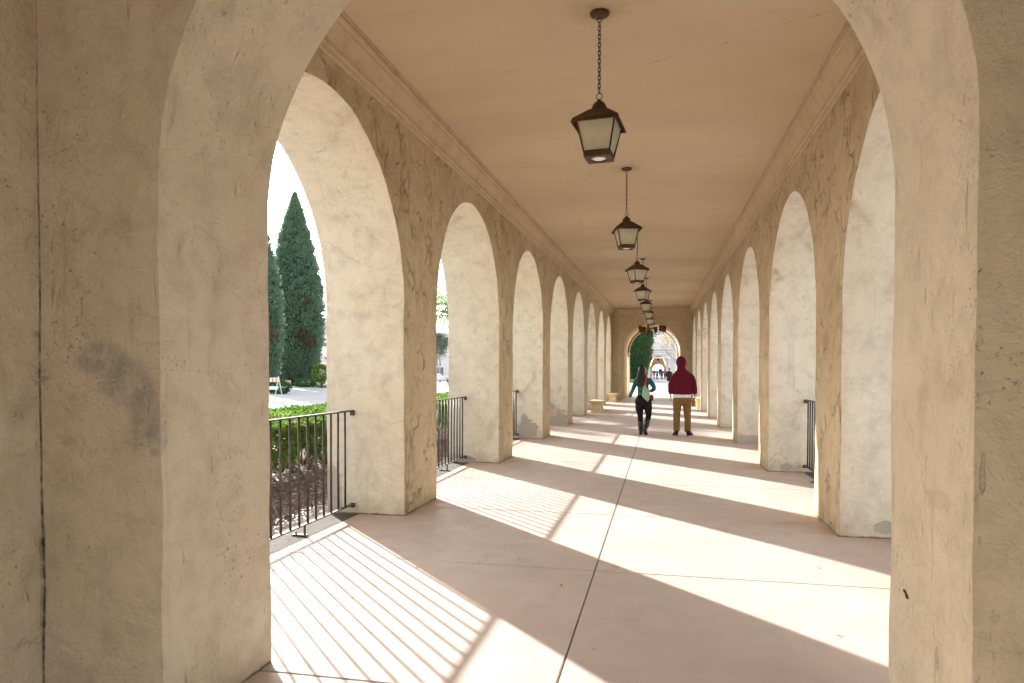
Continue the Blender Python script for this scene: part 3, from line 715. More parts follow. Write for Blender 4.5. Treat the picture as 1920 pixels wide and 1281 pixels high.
def bushy(name, loc, r, h, mat, n, size, label, cat='bush', trunk=.0, group=None, sq=1.0):
    root = empty(name, loc, label=label, cat=cat, group=group); m = MB()
    for _ in range(n):
        d = Vector((random.gauss(0, 1), random.gauss(0, 1), random.gauss(0, 1))).normalized()
        k = 1+.22*noise.noise(d*2.2+Vector(loc)); q = random.uniform(.72, 1.02)*k
        p = (d.x*r*q, d.y*r*q, trunk+h/2+d.z*h/2*q)
        leaves(m, [p], [d], size, .6, .9)
    m.build('leaves', mat, root, bevel=None)
    t = MB()
    for k in range(3): t.tube([(.04*k, 0, -.05), (.02*k-.03, .03*k, trunk+h*.2), (r*.4*math.cos(k*2.1), r*.4*math.sin(k*2.1), trunk+h*.55)], [.06, .05, .02], 6)
    t.build('trunk', M_bark, root, smooth=True)
    return root
bushy('round_bush', (-25.0, 47.8, gz(-25, 48)), .62, 1.35, M_bush, 2600, .12, 'small round topiary bush with yellowing top by the lamp post, left opening', trunk=.42)
bushy('shrub', (-21.9, 36.6, gz(-21.9, 36.6)), .75, .75, M_ground_green, 1500, .13, 'low green shrub behind the striped barricade, left opening', group=None)
bushy('shrub', (-27.3, 49.6, gz(-27, 50)), .8, .6, M_ground_green, 1200, .13, 'low green shrub at the foot of the lone cypress, left opening')
bushy('shrub', (-10.4, 37.0, gz(-10.4, 37)), .7, 1.3, M_ground_green, 1800, .12, 'green shrub beside the cyclist, second left opening')

def branching_tree(name, loc, H, spread, nleaf, size, mat, barkm, label, trunk_r=.12, seed=1, lv=4, leafy=1.0):
    rs = random.Random(seed); root = empty(name, loc, label=label, cat='tree'); T = MB(); tips = []
    def br(p, d, l, r, k):
        q = [p]; dd = d.copy()
        for s in range(3):
            dd = (dd+Vector((rs.uniform(-.25, .25), rs.uniform(-.25, .25), rs.uniform(-.05, .2)))).normalized(); q.append(q[-1]+dd*l/3)
        T.tube(q, [r, r*.85, r*.72, r*.6], 6, False)
        if k == 0: tips.extend(q[1:]); return
        if k < 3: tips.append(q[-1])
        for s in range(rs.choice((2, 3, 3))):
            a = rs.uniform(0, 6.28); nd = (dd+Vector((math.cos(a), math.sin(a), rs.uniform(-.1, .6)))*spread).normalized(); br(q[-1] if s else q[2], nd, l*rs.uniform(.62, .8), r*.58, k-1)
    br(Vector((0, 0, -.1)), Vector((0, 0, 1)), H*.36, trunk_r, lv)
    T.build('trunk', barkm, root, smooth=True, bevel=None)
    m = MB()
    for _ in range(nleaf):
        p = rs.choice(tips)+Vector((random.gauss(0, 1), random.gauss(0, 1), random.gauss(0, 1)))*H*.035
        leaves(m, [p], [(0, 0, -1)], size, .7, 1.2)
    m.build('leaves', mat, root, bevel=None)
    return root
M_greybark = simple('grey_bark', (.30, .27, .25), .9, 0, .2, 8, .4, .1)
branching_tree('bare_tree', (2.3, 69, gz(3, 69)), 6.6, 1.1, 300, .10, M_yel, M_greybark, 'nearly bare tree with a few yellow and orange leaves beyond the end arch', .13, 4)
branching_tree('olive_tree', (-25.2, 77, gz(-25, 77)), 6.0, .9, 6500, .16, M_olive, M_greybark, 'grey leafed twisted olive tree in front of the white building, second left opening', .2, 8)

# fan palm: trunk hidden by the pier, fronds in the second opening
def palm(loc, H, label):
    root = empty('fan_palm', loc, label=label, cat='palm'); t = MB(); t.tube([(0, 0, -.1), (.05, 0, H*.5), (0, 0, H)], [.22, .17, .15], 10); t.build('trunk', M_bark, root, smooth=True)
    for k in range(22):
        a = k*2.4; el = random.uniform(-.35, 1.1); out = Vector((math.cos(a)*math.cos(el), math.sin(a)*math.cos(el), math.sin(el)))
        st = Vector((0, 0, H)); e = st+out*1.15+Vector((0, 0, -.1)); f = MB(); f.tube([st, (st+e)/2+Vector((0, 0, .06)), e], [.02, .015, .012], 5)
        side = out.cross(Vector((0, 0, 1))).normalized(); upv = side.cross(out)
        for j in range(30):
            an = R_(-118+236*j/29); d = (out*math.cos(an)+side*math.sin(an)).normalized(); L = 1.45*(1-.25*abs(an)/2.1)*random.uniform(.9, 1.05)
            wv = d.cross(upv).normalized()*.030
            p0 = e; p1 = e+d*L*.55+upv*.05; p2 = e+d*L*.85+Vector((0, 0, -.10)); p3 = e+d*L+Vector((0, 0, -.32))
            f.add([p0, p1-wv, p2-wv*.7, p3, p2+wv*.7, p1+wv], [(0, 1, 5), (1, 2, 4, 5), (2, 3, 4)])
        f.build('frond', M_palm, root, bevel=None)
    return root
palm((-9.95, 28.4, gz(-9.8, 28)), 4.15, 'bright green fan palm fronds in the second left opening')

def grass(name, x0, x1, y0, y1, n):
    mb = MB()
    for _ in range(n):
        x, y = random.uniform(x0, x1), random.uniform(y0, y1); z = gz(x, y); a = random.random()*3.14; wd = .05; h = random.uniform(.05, .12)
        mb.add([(x-wd*math.cos(a), y-wd*math.sin(a), z), (x+wd*math.cos(a), y+wd*math.sin(a), z), (x+random.uniform(-.03, .03), y, z+h)], [(0, 1, 2)])
    grid(mb, lambda u, v: (x0+(x1-x0)*u, y0+(y1-y0)*v, gz(x0+(x1-x0)*u, y0+(y1-y0)*v)+.012), 20, 10)
    return mb.build(name, M_grass, bevel=None, kind='stuff')
grass('lawn', -12, -2.35, 48.5, 53, 9000); grass('lawn', -14, -2.4, 84, 96, 6000); grass('lawn', -26.5, -23, 49, 55, 4000)
M_soil = simple('soil', (.12, .08, .05), .95, 0, .3, 3, .5, .1, space='pos')
so = MB(); grid(so, lambda u, v: (-33.5+6.2*u, 51.9+5*v, gz(-30, 54)+.03+.03*noise.noise(Vector((u*9, v*9, 0)))), 20, 16); so.build('soil', M_soil, bevel=None, kind='structure')

# ------------------------------------------------------------------ far architecture
# ornate portal across the plaza
py = 114.4; zb = gz(0, py)
po = empty('ornate_portal', (-.46, py, zb), label='pale ornate stone portal facade with a round arch, seen through the end of the corridor', cat='building')
def pbox(name, parts, mat, bevel=.03):
    m = MB()
    for b in parts: m.box(*b)
    return m.build(name, mat, po, bevel=bevel)
# wall with arch opening, built as columns of quads round the arch
m = MB(); half, spr = 1.24, 2.53
def arcp(u):
    an = math.pi*(1-u); return half*math.cos(an), spr+half*math.sin(an)
for y in (0, 6.5):
    grid(m, lambda u, v: (arcp(u)[0], y, arcp(u)[1]+(5.0-arcp(u)[1])*v), 24, 2)
    for s_ in (-1, 1):
        grid(m, lambda u, v: (s_*(half+10*u), y, spr*v), 1, 1); grid(m, lambda u, v: (s_*(half+10*u), y, spr+(5-spr)*v), 1, 1)
m.build('wall', M_pale, po, bevel=None)
m = MB(); grid(m, lambda u, v: (arcp(u)[0], .05+6.4*v, arcp(u)[1]), 24, 2)
for s_ in (-1, 1): grid(m, lambda u, v: (s_*half, .05+6.4*u, spr*v), 2, 2)
m.build('passage', M_tan, po, bevel=None)
# second, lower arch inside the passage
m = MB(); h2, sp2 = .92, 1.62
grid(m, lambda u, v: ((h2+(1.26-h2)*v)*math.cos(math.pi*(1-u)), 6.0, sp2+(h2+(2.3-h2)*v)*math.sin(math.pi*(1-u))), 20, 2)
for s_ in (-1, 1): grid(m, lambda u, v: (s_*(h2+.36*u), 6.0, sp2*v), 1, 1)
grid(m, lambda u, v: (h2*math.cos(math.pi*(1-u)), 6.0+.9*v, sp2+h2*math.sin(math.pi*(1-u))), 20, 1)
m.build('inner_arch', M_tan, po, bevel=None)
m = MB()
for k in range(24):
    a0, a1 = math.pi*k/24, math.pi*(k+1)/24
    m.add([(r*math.cos(a), y, spr+r*math.sin(a)) for y in (-.14, -.003) for a in (a0, a1) for r in (1.245, 1.55)], [(0, 1, 3, 2), (0, 4, 5, 1), (2, 3, 7, 6), (1, 5, 7, 3), (0, 2, 6, 4)])
m.build('archivolt', M_pale, po)
for s_ in (-1, 1):
    c0 = s_*1.72
    m = MB(); m.lathe([(.24, 0), (.24, .18), (.19, .26), (.165, .4), (.15, 2.9), (.2, 3.0), (.24, 3.2), (.27, 3.35)], (c0, -.38, 0), 14); m.build('column', M_pale, po, smooth=True)
    m = MB(); m.box(c0-.3, c0+.3, -.62, -.003, -.45, 0); m.build('plinth', M_pale, po, bevel=.03)
    m = MB(); m.box(c0-.25, c0+.25, -.3, -.003, 5.45, 8.9); m.box(c0-.33, c0+.33, -.36, -.003, 8.9, 9.1); m.box(c0-.31, c0+.31, -.34, -.003, 5.3, 5.45); m.box(c0-.12, c0+.12, -.38, -.3, 5.7, 8.6); m.build('upper_pilaster', M_pale, po, bevel=.03)
    for x0, x1 in ((2.6, 3.0), (4.6, 5.0), (7, 7.4)):
        m = MB(); m.box(min(s_*x0, s_*x1), max(s_*x0, s_*x1), -.2, -.003, 0, 4.2); m.build('lower_pilaster', M_pale, po, bevel=.03)
pbox('entablature', [(-11.2, 11.2, -.2, 0, 4.1, 4.35), (-11.3, 11.3, -.34, 0, 4.62, 4.75), (-2.4, 2.4, -.6, -.34, 3.36, 3.6), (-2.5, 2.5, -.66, -.2, 4.36, 4.6), (-2.6, 2.6, -.78, -.2, 4.78, 5.0), (-1.2, 1.2, -.7, -.66, 4.0, 4.3)], M_pale)
pbox('upper_wall', [(-2.2, 7.5, 0.0, 5.5, 5.0, 12.0), (-2.5, 7.8, -.25, 5.6, 9.3, 9.6), (-11.2, 11.2, .01, 6.4, 4.99, 5.2)], M_pale)
m = MB(); m.lathe([(.82, 0), (.95, .08), (.9, .16), (.75, .12), (.7, .06), (.35, .18), (.001, .22)], (0, 0, 0), 28, 1, 1.5)
m.v = [(x, -z, 7.1+y) for x, y, z in m.v]; m.build('cartouche', M_pale, po, smooth=True)
m = MB()
for k in range(46):    # carved scrollwork
    a = random.random()*6.28; x = random.choice((-1, 1))*random.uniform(.3, 1.35); z = random.choice((random.uniform(5.2, 5.7), random.uniform(8.3, 9.1), random.uniform(5.3, 9)))
    r = random.uniform(.08, .22); tp = [(x+r*(1-j/9)*math.cos(a+j*.75), -.05-.008*j, z+r*(1-j/9)*math.sin(a+j*.75)) for j in range(9)]
    m.tube(tp, .035, 5)
m.build('scrollwork', M_pale, po, smooth=True)
pbox('window_panel', [(-.62, .62, -.12, 0, 5.35, 5.75), (-.9, .9, -.16, 0, 8.7, 8.8)], M_pale)
pbox('steps', [(-2.4, 2.4, -1.3, 0, -.15, -.02), (-2.2, 2.2, -.9, 0, .0-.02, .12), (-2.0, 2.0, -.5, 0.04, .12, .3), (-1.24, 1.24, .04, 6.5, -.1, .3)], M_pale)
m = MB(); m.tube([(0, 1.2, 3.77), (0, 1.2, 3.45)], .02, 5); m.lathe([(.05, 0), (.16, -.05), (.18, -.32), (.1, -.4)], (0, 1.2, 3.45), 8); m.build('lamp', M_iron, po)

# museum block at the left with a stepped gable, and the plain wall behind the cypresses
mb_ = empty('museum_building', (-40, 101, 0), label='white plaster building with gabled top and round window far behind the cypresses', cat='building')
def mbx(name, parts, mat, bev=.04):
    m = MB()
    for b in parts: m.box(*b)
    return m.build(name, mat, mb_, bevel=bev)
mbx('wall', [(-16, 24, 0, 18, -.5, 7.6), (10, 24, .3, 17, 7.6, 13), (-14, -6, .0+.3, 12, 7.6, 9.4)], M_palebld)
m = MB(); m.prism([(-14, 9.4), (-6, 9.4), (-6.4, 10.1), (-8.2, 10.3), (-8.8, 11.3), (-10, 12.2), (-11.2, 11.3), (-11.8, 10.3), (-13.6, 10.1)], 'y', .3, 2.0); m.build('gable', M_palebld, mb_, bevel=.03)
mbx('cornice', [(-16.2, 24.2, -.3, 18.2, 7.35, 7.6), (-16.1, 24.1, -.2, 0, 3.9, 4.15), (-14.3, -5.7, .05, 12.3, 9.2, 9.4), (-16.1, 24.1, -.12, 0, 2.5, 2.6)], M_palebld)
for x in (-13.4, -11.7, -10.1):
    m = MB(); m.box(x-.35, x+.35, .22, .32, 7.9, 9.0); m.build('window', M_window, mb_)
for x in (-15, -12.05, -8.5, -3, 1, 5, 9, 13, 17, 21):
    m = MB(); m.lathe([(.55, 0), (.62, .06), (.5, .1), (.48, .02)], (0, 0, 0), 20); m.v = [(a+x, -c-.003, 5.9+b) for a, b, c in m.v]; f_ = m.build('round_frame', M_palebld, mb_)
    m = MB(); m.lathe([(.47, 0), (.001, .01)], (0, 0, 0), 20); m.v = [(a+x, -c-.02, 5.9+b) for a, b, c in m.v]; m.build('round_window', M_window, mb_)
for x in (-5, -1, 3, 7, 11, 15, 19):
    m = MB(); m.box(x-.5, x+.5, -.03, .05, 1.0, 2.4); m.build('window', M_window, mb_)
gw_ = empty('garden_wall', (-40, 64, 0), label='plain beige plaster wall block between the two cypresses', cat='wall')
m = MB(); m.box(-5, 2.35, 0, 6, -.3, 4.6); m.build('wall', M_beige, gw_); m = MB(); m.box(-5.1, 2.45, -.1, 6.1, 4.6, 4.8); m.build('coping', M_beige, gw_)
bushy('far_bush', (-41, 92, gz(-41, 92)), 4.5, 4.2, M_farg, 4200, .5, 'dark clipped trees in front of the white building, left opening', cat='tree')

# ------------------------------------------------------------------ umbrellas, lamp post, barricade, cart, bicycle
M_red = simple('red_canvas', (.55, .06, .07), .8, 0, .1, 5, .1, .2, trans=.35); M_white = simple('white_canvas', (.75, .74, .72), .8, 0, .05, 5, .1, .2, trans=.3)
M_orange = simple('orange_reflective', (.85, .16, .02), .4); M_whitep = simple('white_paint', (.72, .73, .75), .5, 0, .08, 9, .1, .4)
def umbrella(x, y, label, flip):
    z = gz(x, y); root = empty('market_umbrella', (x, y, z), label=label, cat='umbrella', group='cafe umbrellas by the white building')
    m = MB(); m.tube([(0, 0, 0), (0, 0, 2.9)], .03, 8); m.build('pole', M_whitep, root)
    for k in range(8):
        a0, a1 = math.pi/4*k, math.pi/4*(k+1); m = MB()
        e0, e1 = Vector((1.6*math.cos(a0), 1.6*math.sin(a0), 2.25)), Vector((1.6*math.cos(a1), 1.6*math.sin(a1), 2.25)); t_ = Vector((0, 0, 2.92))
        m.add([t_, e0, e1, e0-Vector((0, 0, .16)), e1-Vector((0, 0, .16))], [(0, 1, 2), (1, 3, 4, 2)]); m.build('canopy_panel', M_red if (k+flip) % 2 else M_white, root, bevel=None)
    return root
umbrella(-36.1, 69.5, 'red and white cafe umbrella nearest the cypress, left opening', 0)
umbrella(-38.6, 75, 'red and white cafe umbrella farther back by the white building', 1)
x, y = -30.3, 56.8
lp = empty('street_lamp', (x, y, gz(x, y)), label='dark iron lamp post on a stone base beside the lone cypress', cat='street lamp')
m = MB(); m.lathe([(.55, 0), (.55, .22), (.5, .26), (.001, .27)], n=8); m.build('plinth', M_bench, lp)
m = MB(); m.lathe([(.34, .27), (.32, .42), (.2, .52), (.15, .7), (.13, 1.1), (.09, 1.2), (.06, 1.6), (.05, 3.6), (.08, 3.7)], n=14); m.build('post', simple('dark_green_iron', (.03, .045, .05), .5, .3), lp, smooth=True)
m = MB(); m.lathe([(.08, 3.7), (.2, 3.85), (.24, 4.05), (.18, 4.25), (.02, 4.35)], n=14); m.build('globe', M_glass, lp, smooth=True)
# barricade
bz = gz(-21, 34.4); bc = empty('barricade', (-20.95, 34.45, bz), R_(-8), label='folding traffic barricade with orange and white striped board, left opening', cat='barricade')
for sx_ in (-.42, .42):
    for sy_ in (-1, 1):
        m = MB(); m.tube([(sx_, .28*sy_, 0), (sx_, 0, 1.05)], .022, 6); m.build('leg', M_whitep, bc)
m = MB(); m.box(-.5, .5, -.055, -.035, .74, .98); bd = m.build('board', M_whitep, bc)
for k in range(4):
    x0 = -.47+.25*k; m = MB(); m.add([(x0, -.058, .745), (x0+.13, -.058, .745), (x0+.03, -.058, .975), (x0-.03 if x0 > -.4 else x0, -.058, .975)], [(0, 1, 2, 3)]); m.build('stripe', M_orange, bd)
m = MB(); m.box(-.5, .5, -.17, -.15, .32, .50); m.build('lower_board', M_whitep, bc)
# small white utility cart
cz = gz(-22.6, 69.5); ct = empty('utility_cart', (-22.6, 69.5, cz), R_(20), label='small white utility cart parked beyond the hedge, second left opening', cat='cart')
m = MB(); m.box(-1.3, 1.3, -.6, .6, .35, .8); m.box(-.5, .1, -.5, .5, .8, .95); m.box(-1.3, -.1, -.58, .58, .8, 1.05); m.build('body', M_whitep, ct, bevel=.06)
m = MB(); m.box(-.6, .9, -.6, .6, 1.72, 1.78); m.build('roof', M_whitep, ct, bevel=.03)
for a in ((-.55, -.55), (-.55, .55), (.85, -.55), (.85, .55)): m = MB(); m.tube([(a[0], a[1], .8), (a[0], a[1], 1.73)], .025, 6); m.build('post', M_iron, ct)
M_rub = simple('rubber', (.02, .02, .02), .8)
for a in ((-.85, -.6), (-.85, .6), (.85, -.6), (.85, .6)):
    m = MB(); m.lathe([(.1, -.07), (.23, -.08), (.25, 0), (.23, .08), (.1, .07)], n=18); m.v = [(p+a[0], r_+a[1], q+.25) for p, q, r_ in m.v]; m.build('wheel', M_rub, ct, smooth=True)
# bicycle
bk = empty('bicycle', (-16.75, 53.4, gz(-16.7, 53)), R_(60), label='dark bicycle standing beyond the hedge, second left opening', cat='bicycle')
for x in (-.52, .52):
    m = MB(); m.tube([(x+.33*math.cos(a), 0, .35+.33*math.sin(a)) for a in np.linspace(0, 2*math.pi, 25)], .018, 6, False); wl = m.build('wheel', M_rub, bk)
    m = MB()
    for k in range(12): m.tube([(x, 0, .35), (x+.32*math.cos(k*.5236), 0, .35+.32*math.sin(k*.5236))], .002, 4)
    m.build('spokes', M_iron, wl)
m = MB()
for a, b in (((-.52, 0, .35), (-.08, 0, .32)), ((-.08, 0, .32), (-.2, 0, .85)), ((-.52, 0, .35), (-.17, 0, .75)), ((-.17, 0, .75), (.38, 0, .82)), ((-.08, 0, .32), (.38, 0, .72)), ((.52, 0, .35), (.36, 0, .95))): m.tube([a, b], .016, 6)
m.build('frame', M_iron, bk)
m = MB(); m.tube([(.30, -.28, .98), (.38, 0, .96), (.30, .28, .98)], .013, 6); m.build('handlebar', M_iron, bk)
m = MB(); m.box(-.33, -.1, -.06, .06, .86, .90); m.build('saddle', M_rub, bk, bevel=.02)

# ------------------------------------------------------------------ people
def remesh(mb, name, mat, parent, vox=.012, smooth_it=6, disp=0, dsc=8):
    me = bpy.data.meshes.new(name); me.from_pydata(mb.v, [], mb.f)
    bm = bmesh.new(); bm.from_mesh(me); bmesh.ops.recalc_face_normals(bm, faces=bm.faces); bm.to_mesh(me); bm.free()
    o = bpy.data.objects.new(name, me); COL.objects.link(o)
    r = o.modifiers.new('r', 'REMESH'); r.mode = 'VOXEL'; r.voxel_size = vox; r.use_smooth_shade = True
    if smooth_it: s = o.modifiers.new('s', 'SMOOTH'); s.iterations = smooth_it; s.factor = .5
    dg = bpy.context.evaluated_depsgraph_get(); me2 = bpy.data.meshes.new_from_object(o.evaluated_get(dg)); me2.name = name
    o.modifiers.clear(); o.data = me2; bpy.data.meshes.remove(me)
    if disp:
        nr = [v.normal.copy() for v in me2.vertices]
        for v, n_ in zip(me2.vertices, nr):
            p = v.co; q = Vector((p.x*dsc, p.y*dsc, p.z*dsc*2.4)); v.co = p+n_*disp*(noise.noise(q)+.5*noise.noise(q*2.3))
    me2.materials.clear(); me2.materials.append(mat); me2.polygons.foreach_set('use_smooth', [True]*len(me2.polygons))
    if parent: o.parent = parent
    return o
def ell(mb, c, rx, ry, rz, n=16):
    k = n//2; mb.lathe([(max(.002, math.sin(math.pi*i/k)), -math.cos(math.pi*i/k)*rz) for i in range(k+1)], c, n, rx, ry)
def stack(mb, rings, n=20):   # rings of (z, cx, cy, rx, ry)
    base = len(mb.v)
    for z, cx, cyy, rx, ry in rings:
        for k in range(n):
            a = 2*math.pi*k/n; mb.v.append((cx+rx*math.cos(a), cyy+ry*math.sin(a), z))
    for i in range(len(rings)-1):
        for k in range(n):
            a = base+i*n+k; b = base+i*n+(k+1) % n; mb.f.append((a, b, b+n, a+n))
    mb.f.append(tuple(base+k for k in range(n))[::-1]); mb.f.append(tuple(base+(len(rings)-1)*n+k for k in range(n)))
def hand(mb, wrist, d, side, curl=.5, s=1.0, palm=None):
    """palm box, four unequal curled fingers and a thumb; d = direction the hand points, side = towards the thumb"""
    wr = Vector(wrist); d = Vector(d).normalized(); sd = Vector(side); sd = (sd-d*sd.dot(d)).normalized(); pn = d.cross(sd).normalized()
    if palm is not None and pn.dot(Vector(palm)) < 0: pn = -pn
    mb.tube([wr-d*.02*s, wr+d*.02*s, wr+d*.055*s, wr+d*.092*s], [(.024*s, .020*s), (.030*s, .017*s), (.040*s, .016*s), (.038*s, .013*s)], 10, flat=tuple(sd))
    for k, (off, L) in enumerate(((.030, .072), (.010, .082), (-.011, .077), (-.030, .060))):
        p = wr+d*.085*s+sd*off*s; pts = [p]; ang = 0
        for q in (.45, .32, .25):
            ang += curl*(.7+.1*k); pts.append(pts[-1]+(d*math.cos(ang)+pn*math.sin(ang))*L*s*q)
        mb.tube(pts, [.0095*s, .009*s, .008*s, .0065*s], 7)
    p = wr+d*.03*s+sd*.030*s; t1 = p+(d*.65+sd*.7+pn*.25)*.042*s; t2 = t1+(d*.9+sd*.1+pn*.4)*.032*s
    mb.tube([wr+d*.015*s+sd*.012*s, p, t1, t2], [.013*s, .012*s, .0105*s, .008*s], 7)
def headmb(mb, c, fwd, s=1.0, neck=True):
    """head with face: fwd = horizontal facing direction"""
    c = Vector(c); f = Vector(fwd).normalized(); rt = f.cross(Vector((0, 0, 1))); up = Vector((0, 0, 1))
    def P(a, b, h): return tuple(c+rt*a*s+f*b*s+up*h*s)
    start = len(mb.v); ell(mb, (0, 0, 0), .073*s, .094*s, .112*s, 18)
    for i in range(start, len(mb.v)):
        x, y, z = mb.v[i]; k = 1-.22*max(0, -z/(.112*s)); mb.v[i] = tuple(c+rt*x*k+f*(y*k)+up*z)
    mb.tube([P(0, .088, .012), P(0, .106, -.018), P(0, .094, -.030)], [.008*s, .014*s, .012*s], 7)       # nose
    mb.tube([P(-.022, .086, -.052), P(0, .094, -.05), P(.022, .086, -.052)], [.006*s, .009*s, .006*s], 6)  # lips
    mb.tube([P(-.018, .075, -.088), P(0, .084, -.09), P(.018, .075, -.088)], .014*s, 7)                    # chin
    mb.tube([P(-.045, .076, .028), P(0, .088, .024), P(.045, .076, .028)], .008*s, 6)                      # brow
    for e in (-1, 1): mb.tube([P(e*.072, -.005, .02), P(e*.082, -.012, .0), P(e*.074, .0, -.025)], [.010*s, .013*s, .007*s], 6)  # ears
    if neck: mb.tube([P(0, -.018, -.06), P(0, -.03, -.20)], [.055*s, .062*s], 12)
def fabric(name, col, sc_=60, var=.15, rough=.9):
    return simple(name, col, rough, 0, var, sc_, .4, .15)
M_skin = simple('skin', (.42, .25, .17), .6, 0, .08, 20, .1, .35); M_skin2 = simple('skin_fair', (.55, .34, .25), .6, 0, .08, 20, .1, .35)
M_maroon = fabric('maroon_fleece', (.105, .009, .022), 30, .18); M_khaki = fabric('khaki_twill', (.19, .12, .045), 30, .22); M_tee = fabric('white_cotton', (.72, .72, .76), 20, .05)
M_navy = fabric('navy_suede', (.018, .02, .045), 30, .2); M_sole = simple('tan_rubber', (.42, .24, .13), .7); M_blackf = fabric('black_denim', (.013, .012, .014), 30, .3)
M_boot = simple('black_leather', (.02, .017, .016), .45, 0, .3, 20, .3, .5); M_hair = simple('dark_hair', (.010, .006, .005), .5, 0, .4, 40, .6, .4)
def shoe(parent, heel, dirv, mat, solemat, s=1.0, name='shoe', pitch=0, high=.10):
    m = MB(); d = Vector(dirv).normalized(); h = Vector(heel)
    def pt(l, z): return h+Vector((d.x*l*math.cos(pitch), d.y*l*math.cos(pitch), z-l*math.sin(pitch)))
    m.tube([pt(-.045*s, .055), pt(-.01, .06), pt(.06*s, .062), pt(.13*s, .05), pt(.19*s, .04), pt(.225*s, .036)], [(.028, .026), (.038, .042), (.042, .042), (.046, .036), (.042, .028), (.022, .02)], 12)
    m.tube([pt(0, .05), pt(-.005, high)], [.042, .043], 12)
    o = remesh(m, name, mat, parent, .009, 3)
    m = MB(); sdv = Vector((-d.y, d.x, 0)); L = [(-.055, .026), (-.03, .038), (.03, .040), (.12, .048), (.19, .044), (.235, .02)]
    a = [pt(l*s, .0)+sdv*w_ for l, w_ in L]+[pt(l*s, .0)-sdv*w_ for l, w_ in L[::-1]]; b = [p+Vector((0, 0, .024)) for p in a]; n = len(a)
    m.add(a+b, [tuple(range(n)), tuple(range(n, 2*n))]+[(i, (i+1) % n, (i+1) % n+n, i+n) for i in range(n)]); m.build('sole', solemat, o)
    return o

# --- man in maroon hoodie
man = empty('person', (.483, 16.36, 0), label='man walking away in a maroon hoodie with the hood up and khaki trousers', cat='person')
HR = Vector((.285, .02, .925)); HL = Vector((-.255, .05, .93))
b = MB()
stack(b, [(.78, 0, 0, .15, .10), (.95, 0, 0, .165, .11), (1.15, 0, 0, .165, .11), (1.35, 0, 0, .18, .11), (1.46, 0, 0, .15, .09), (1.53, 0, 0, .06, .06)])
for s_, ex, an in ((-1, -.115, -.12), (1, .115, .13)):
    b.tube([(s_*.085, 0, .86), (s_*.105, .01, .68), (ex, .02, .48), (an, -.02, .2), (an, -.03, .06)], [.085, .078, .055, .05, .04], 12)
b.tube([(-.17, 0, 1.44), (-.26, -.03, 1.2), tuple(HL+Vector((0, -.01, .05)))], [.055, .042, .028], 10); b.tube([(.17, 0, 1.44), (.275, -.03, 1.2), tuple(HR+Vector((0, -.01, .05)))], [.055, .042, .028], 10)
headmb(b, (-.03, .01, 1.70), (-.05, 1, 0), .98)
hand(b, HL+Vector((0, 0, .03)), (-.03, .1, -1), (0, 1, 0), .35, 1.0, palm=(1, 0, 0)); hand(b, HR+Vector((0, 0, .02)), (.0, .05, -1), (0, 1, 0), .75, 1.0, palm=(-1, 0, 0))
body = remesh(b, 'body', M_skin, man, .0075, 2)
h = MB()
stack(h, [(.958, 0, 0, .200, .145), (.98, 0, 0, .212, .150), (1.02, 0, -.01, .228, .160), (1.1, 0, -.01, .226, .158), (1.25, 0, -.01, .224, .15), (1.34, 0, -.005, .222, .14), (1.41, 0, 0, .205, .13), (1.47, -.005, 0, .165, .115), (1.52, -.015, 0, .115, .10), (1.57, -.02, 0, .088, .095)], 28)
h.tube([(-.150, 0, 1.41), (-.205, -.015, 1.33), (-.250, -.03, 1.18), (-.260, 0, 1.06), (-.256, .03, .975)], [.074, .070, .066, .060, .048], 14)
h.tube([(.155, 0, 1.42), (.22, -.015, 1.33), (.262, -.03, 1.18), (.280, -.01, 1.06), (.284, .012, .975)], [.074, .070, .066, .060, .048], 14)
ell(h, (-.030, -.01, 1.705), .116, .130, .142, 20); h.tube([(-.02, -.05, 1.46), (-.028, -.045, 1.56), (-.035, -.03, 1.72), (-.038, -.03, 1.80), (-.038, -.025, 1.845)], [(.11, .08), (.092, .085), (.104, .09), (.076, .06), (.024, .02)], 16, flat=(1, 0, 0))
h.tube([(-.10, -.02, 1.52), (0, -.10, 1.50), (.08, -.02, 1.52)], [.03, .042, .03], 10)
hood = remesh(h, 'hoodie', M_maroon, man, .010, 5, .006, 9)
h = MB(); stack(h, [(.885, 0, 0, .208, .148), (.91, 0, 0, .206, .148), (.985, 0, 0, .198, .140)], 30); remesh(h, 'shirt', M_tee, man, .010, 2, .003, 16)
h = MB(); stack(h, [(.74, 0, 0, .17, .12), (.80, 0, -.01, .198, .14), (.87, 0, -.01, .198, .14), (.95, 0, 0, .185, .13)], 26)
h.tube([(-.10, -.005, .84), (-.108, 0, .70), (-.118, .015, .50), (-.122, -.005, .32), (-.122, -.02, .115)], [.105, .098, .080, .076, .075], 16)
h.tube([(.10, -.005, .84), (.11, 0, .70), (.122, .02, .50), (.128, 0, .32), (.130, -.015, .10)], [.105, .098, .080, .076, .075], 16)
remesh(h, 'trousers', M_khaki, man, .010, 4, .008, 10)
m = MB(); m.box(.06, .15, -.158, -.150, .72, .84); m.build('pocket', M_khaki, man, bevel=.004)
shoe(man, (-.125, -.05, 0), (-.28, 1, 0), M_navy, M_sole, 1.05, high=.13); shoe(man, (.14, -.06, 0), (.42, 1, 0), M_navy, M_sole, 1.05, high=.13)
# bottle in his right hand
bt = empty('drink_bottle', (.483+.285, 16.36+.0, .685), label='orange drink bottle held in the hooded man\'s right hand', cat='bottle')
M_bot = simple('amber_plastic', (.55, .22, .03), .35, 0, .12, 12, .05, .5, trans=.25)
m = MB(); m.lathe([(.038, 0), (.042, .01), (.042, .12), (.034, .145), (.018, .165), (.018, .18)], (-.02, .035, 0), 18); m.build('bottle_body', M_bot, bt, smooth=True)
m = MB(); m.lathe([(.021, .172), (.021, .195), (.001, .196)], (-.02, .035, 0), 14); m.build('cap', M_boot, bt, smooth=True)

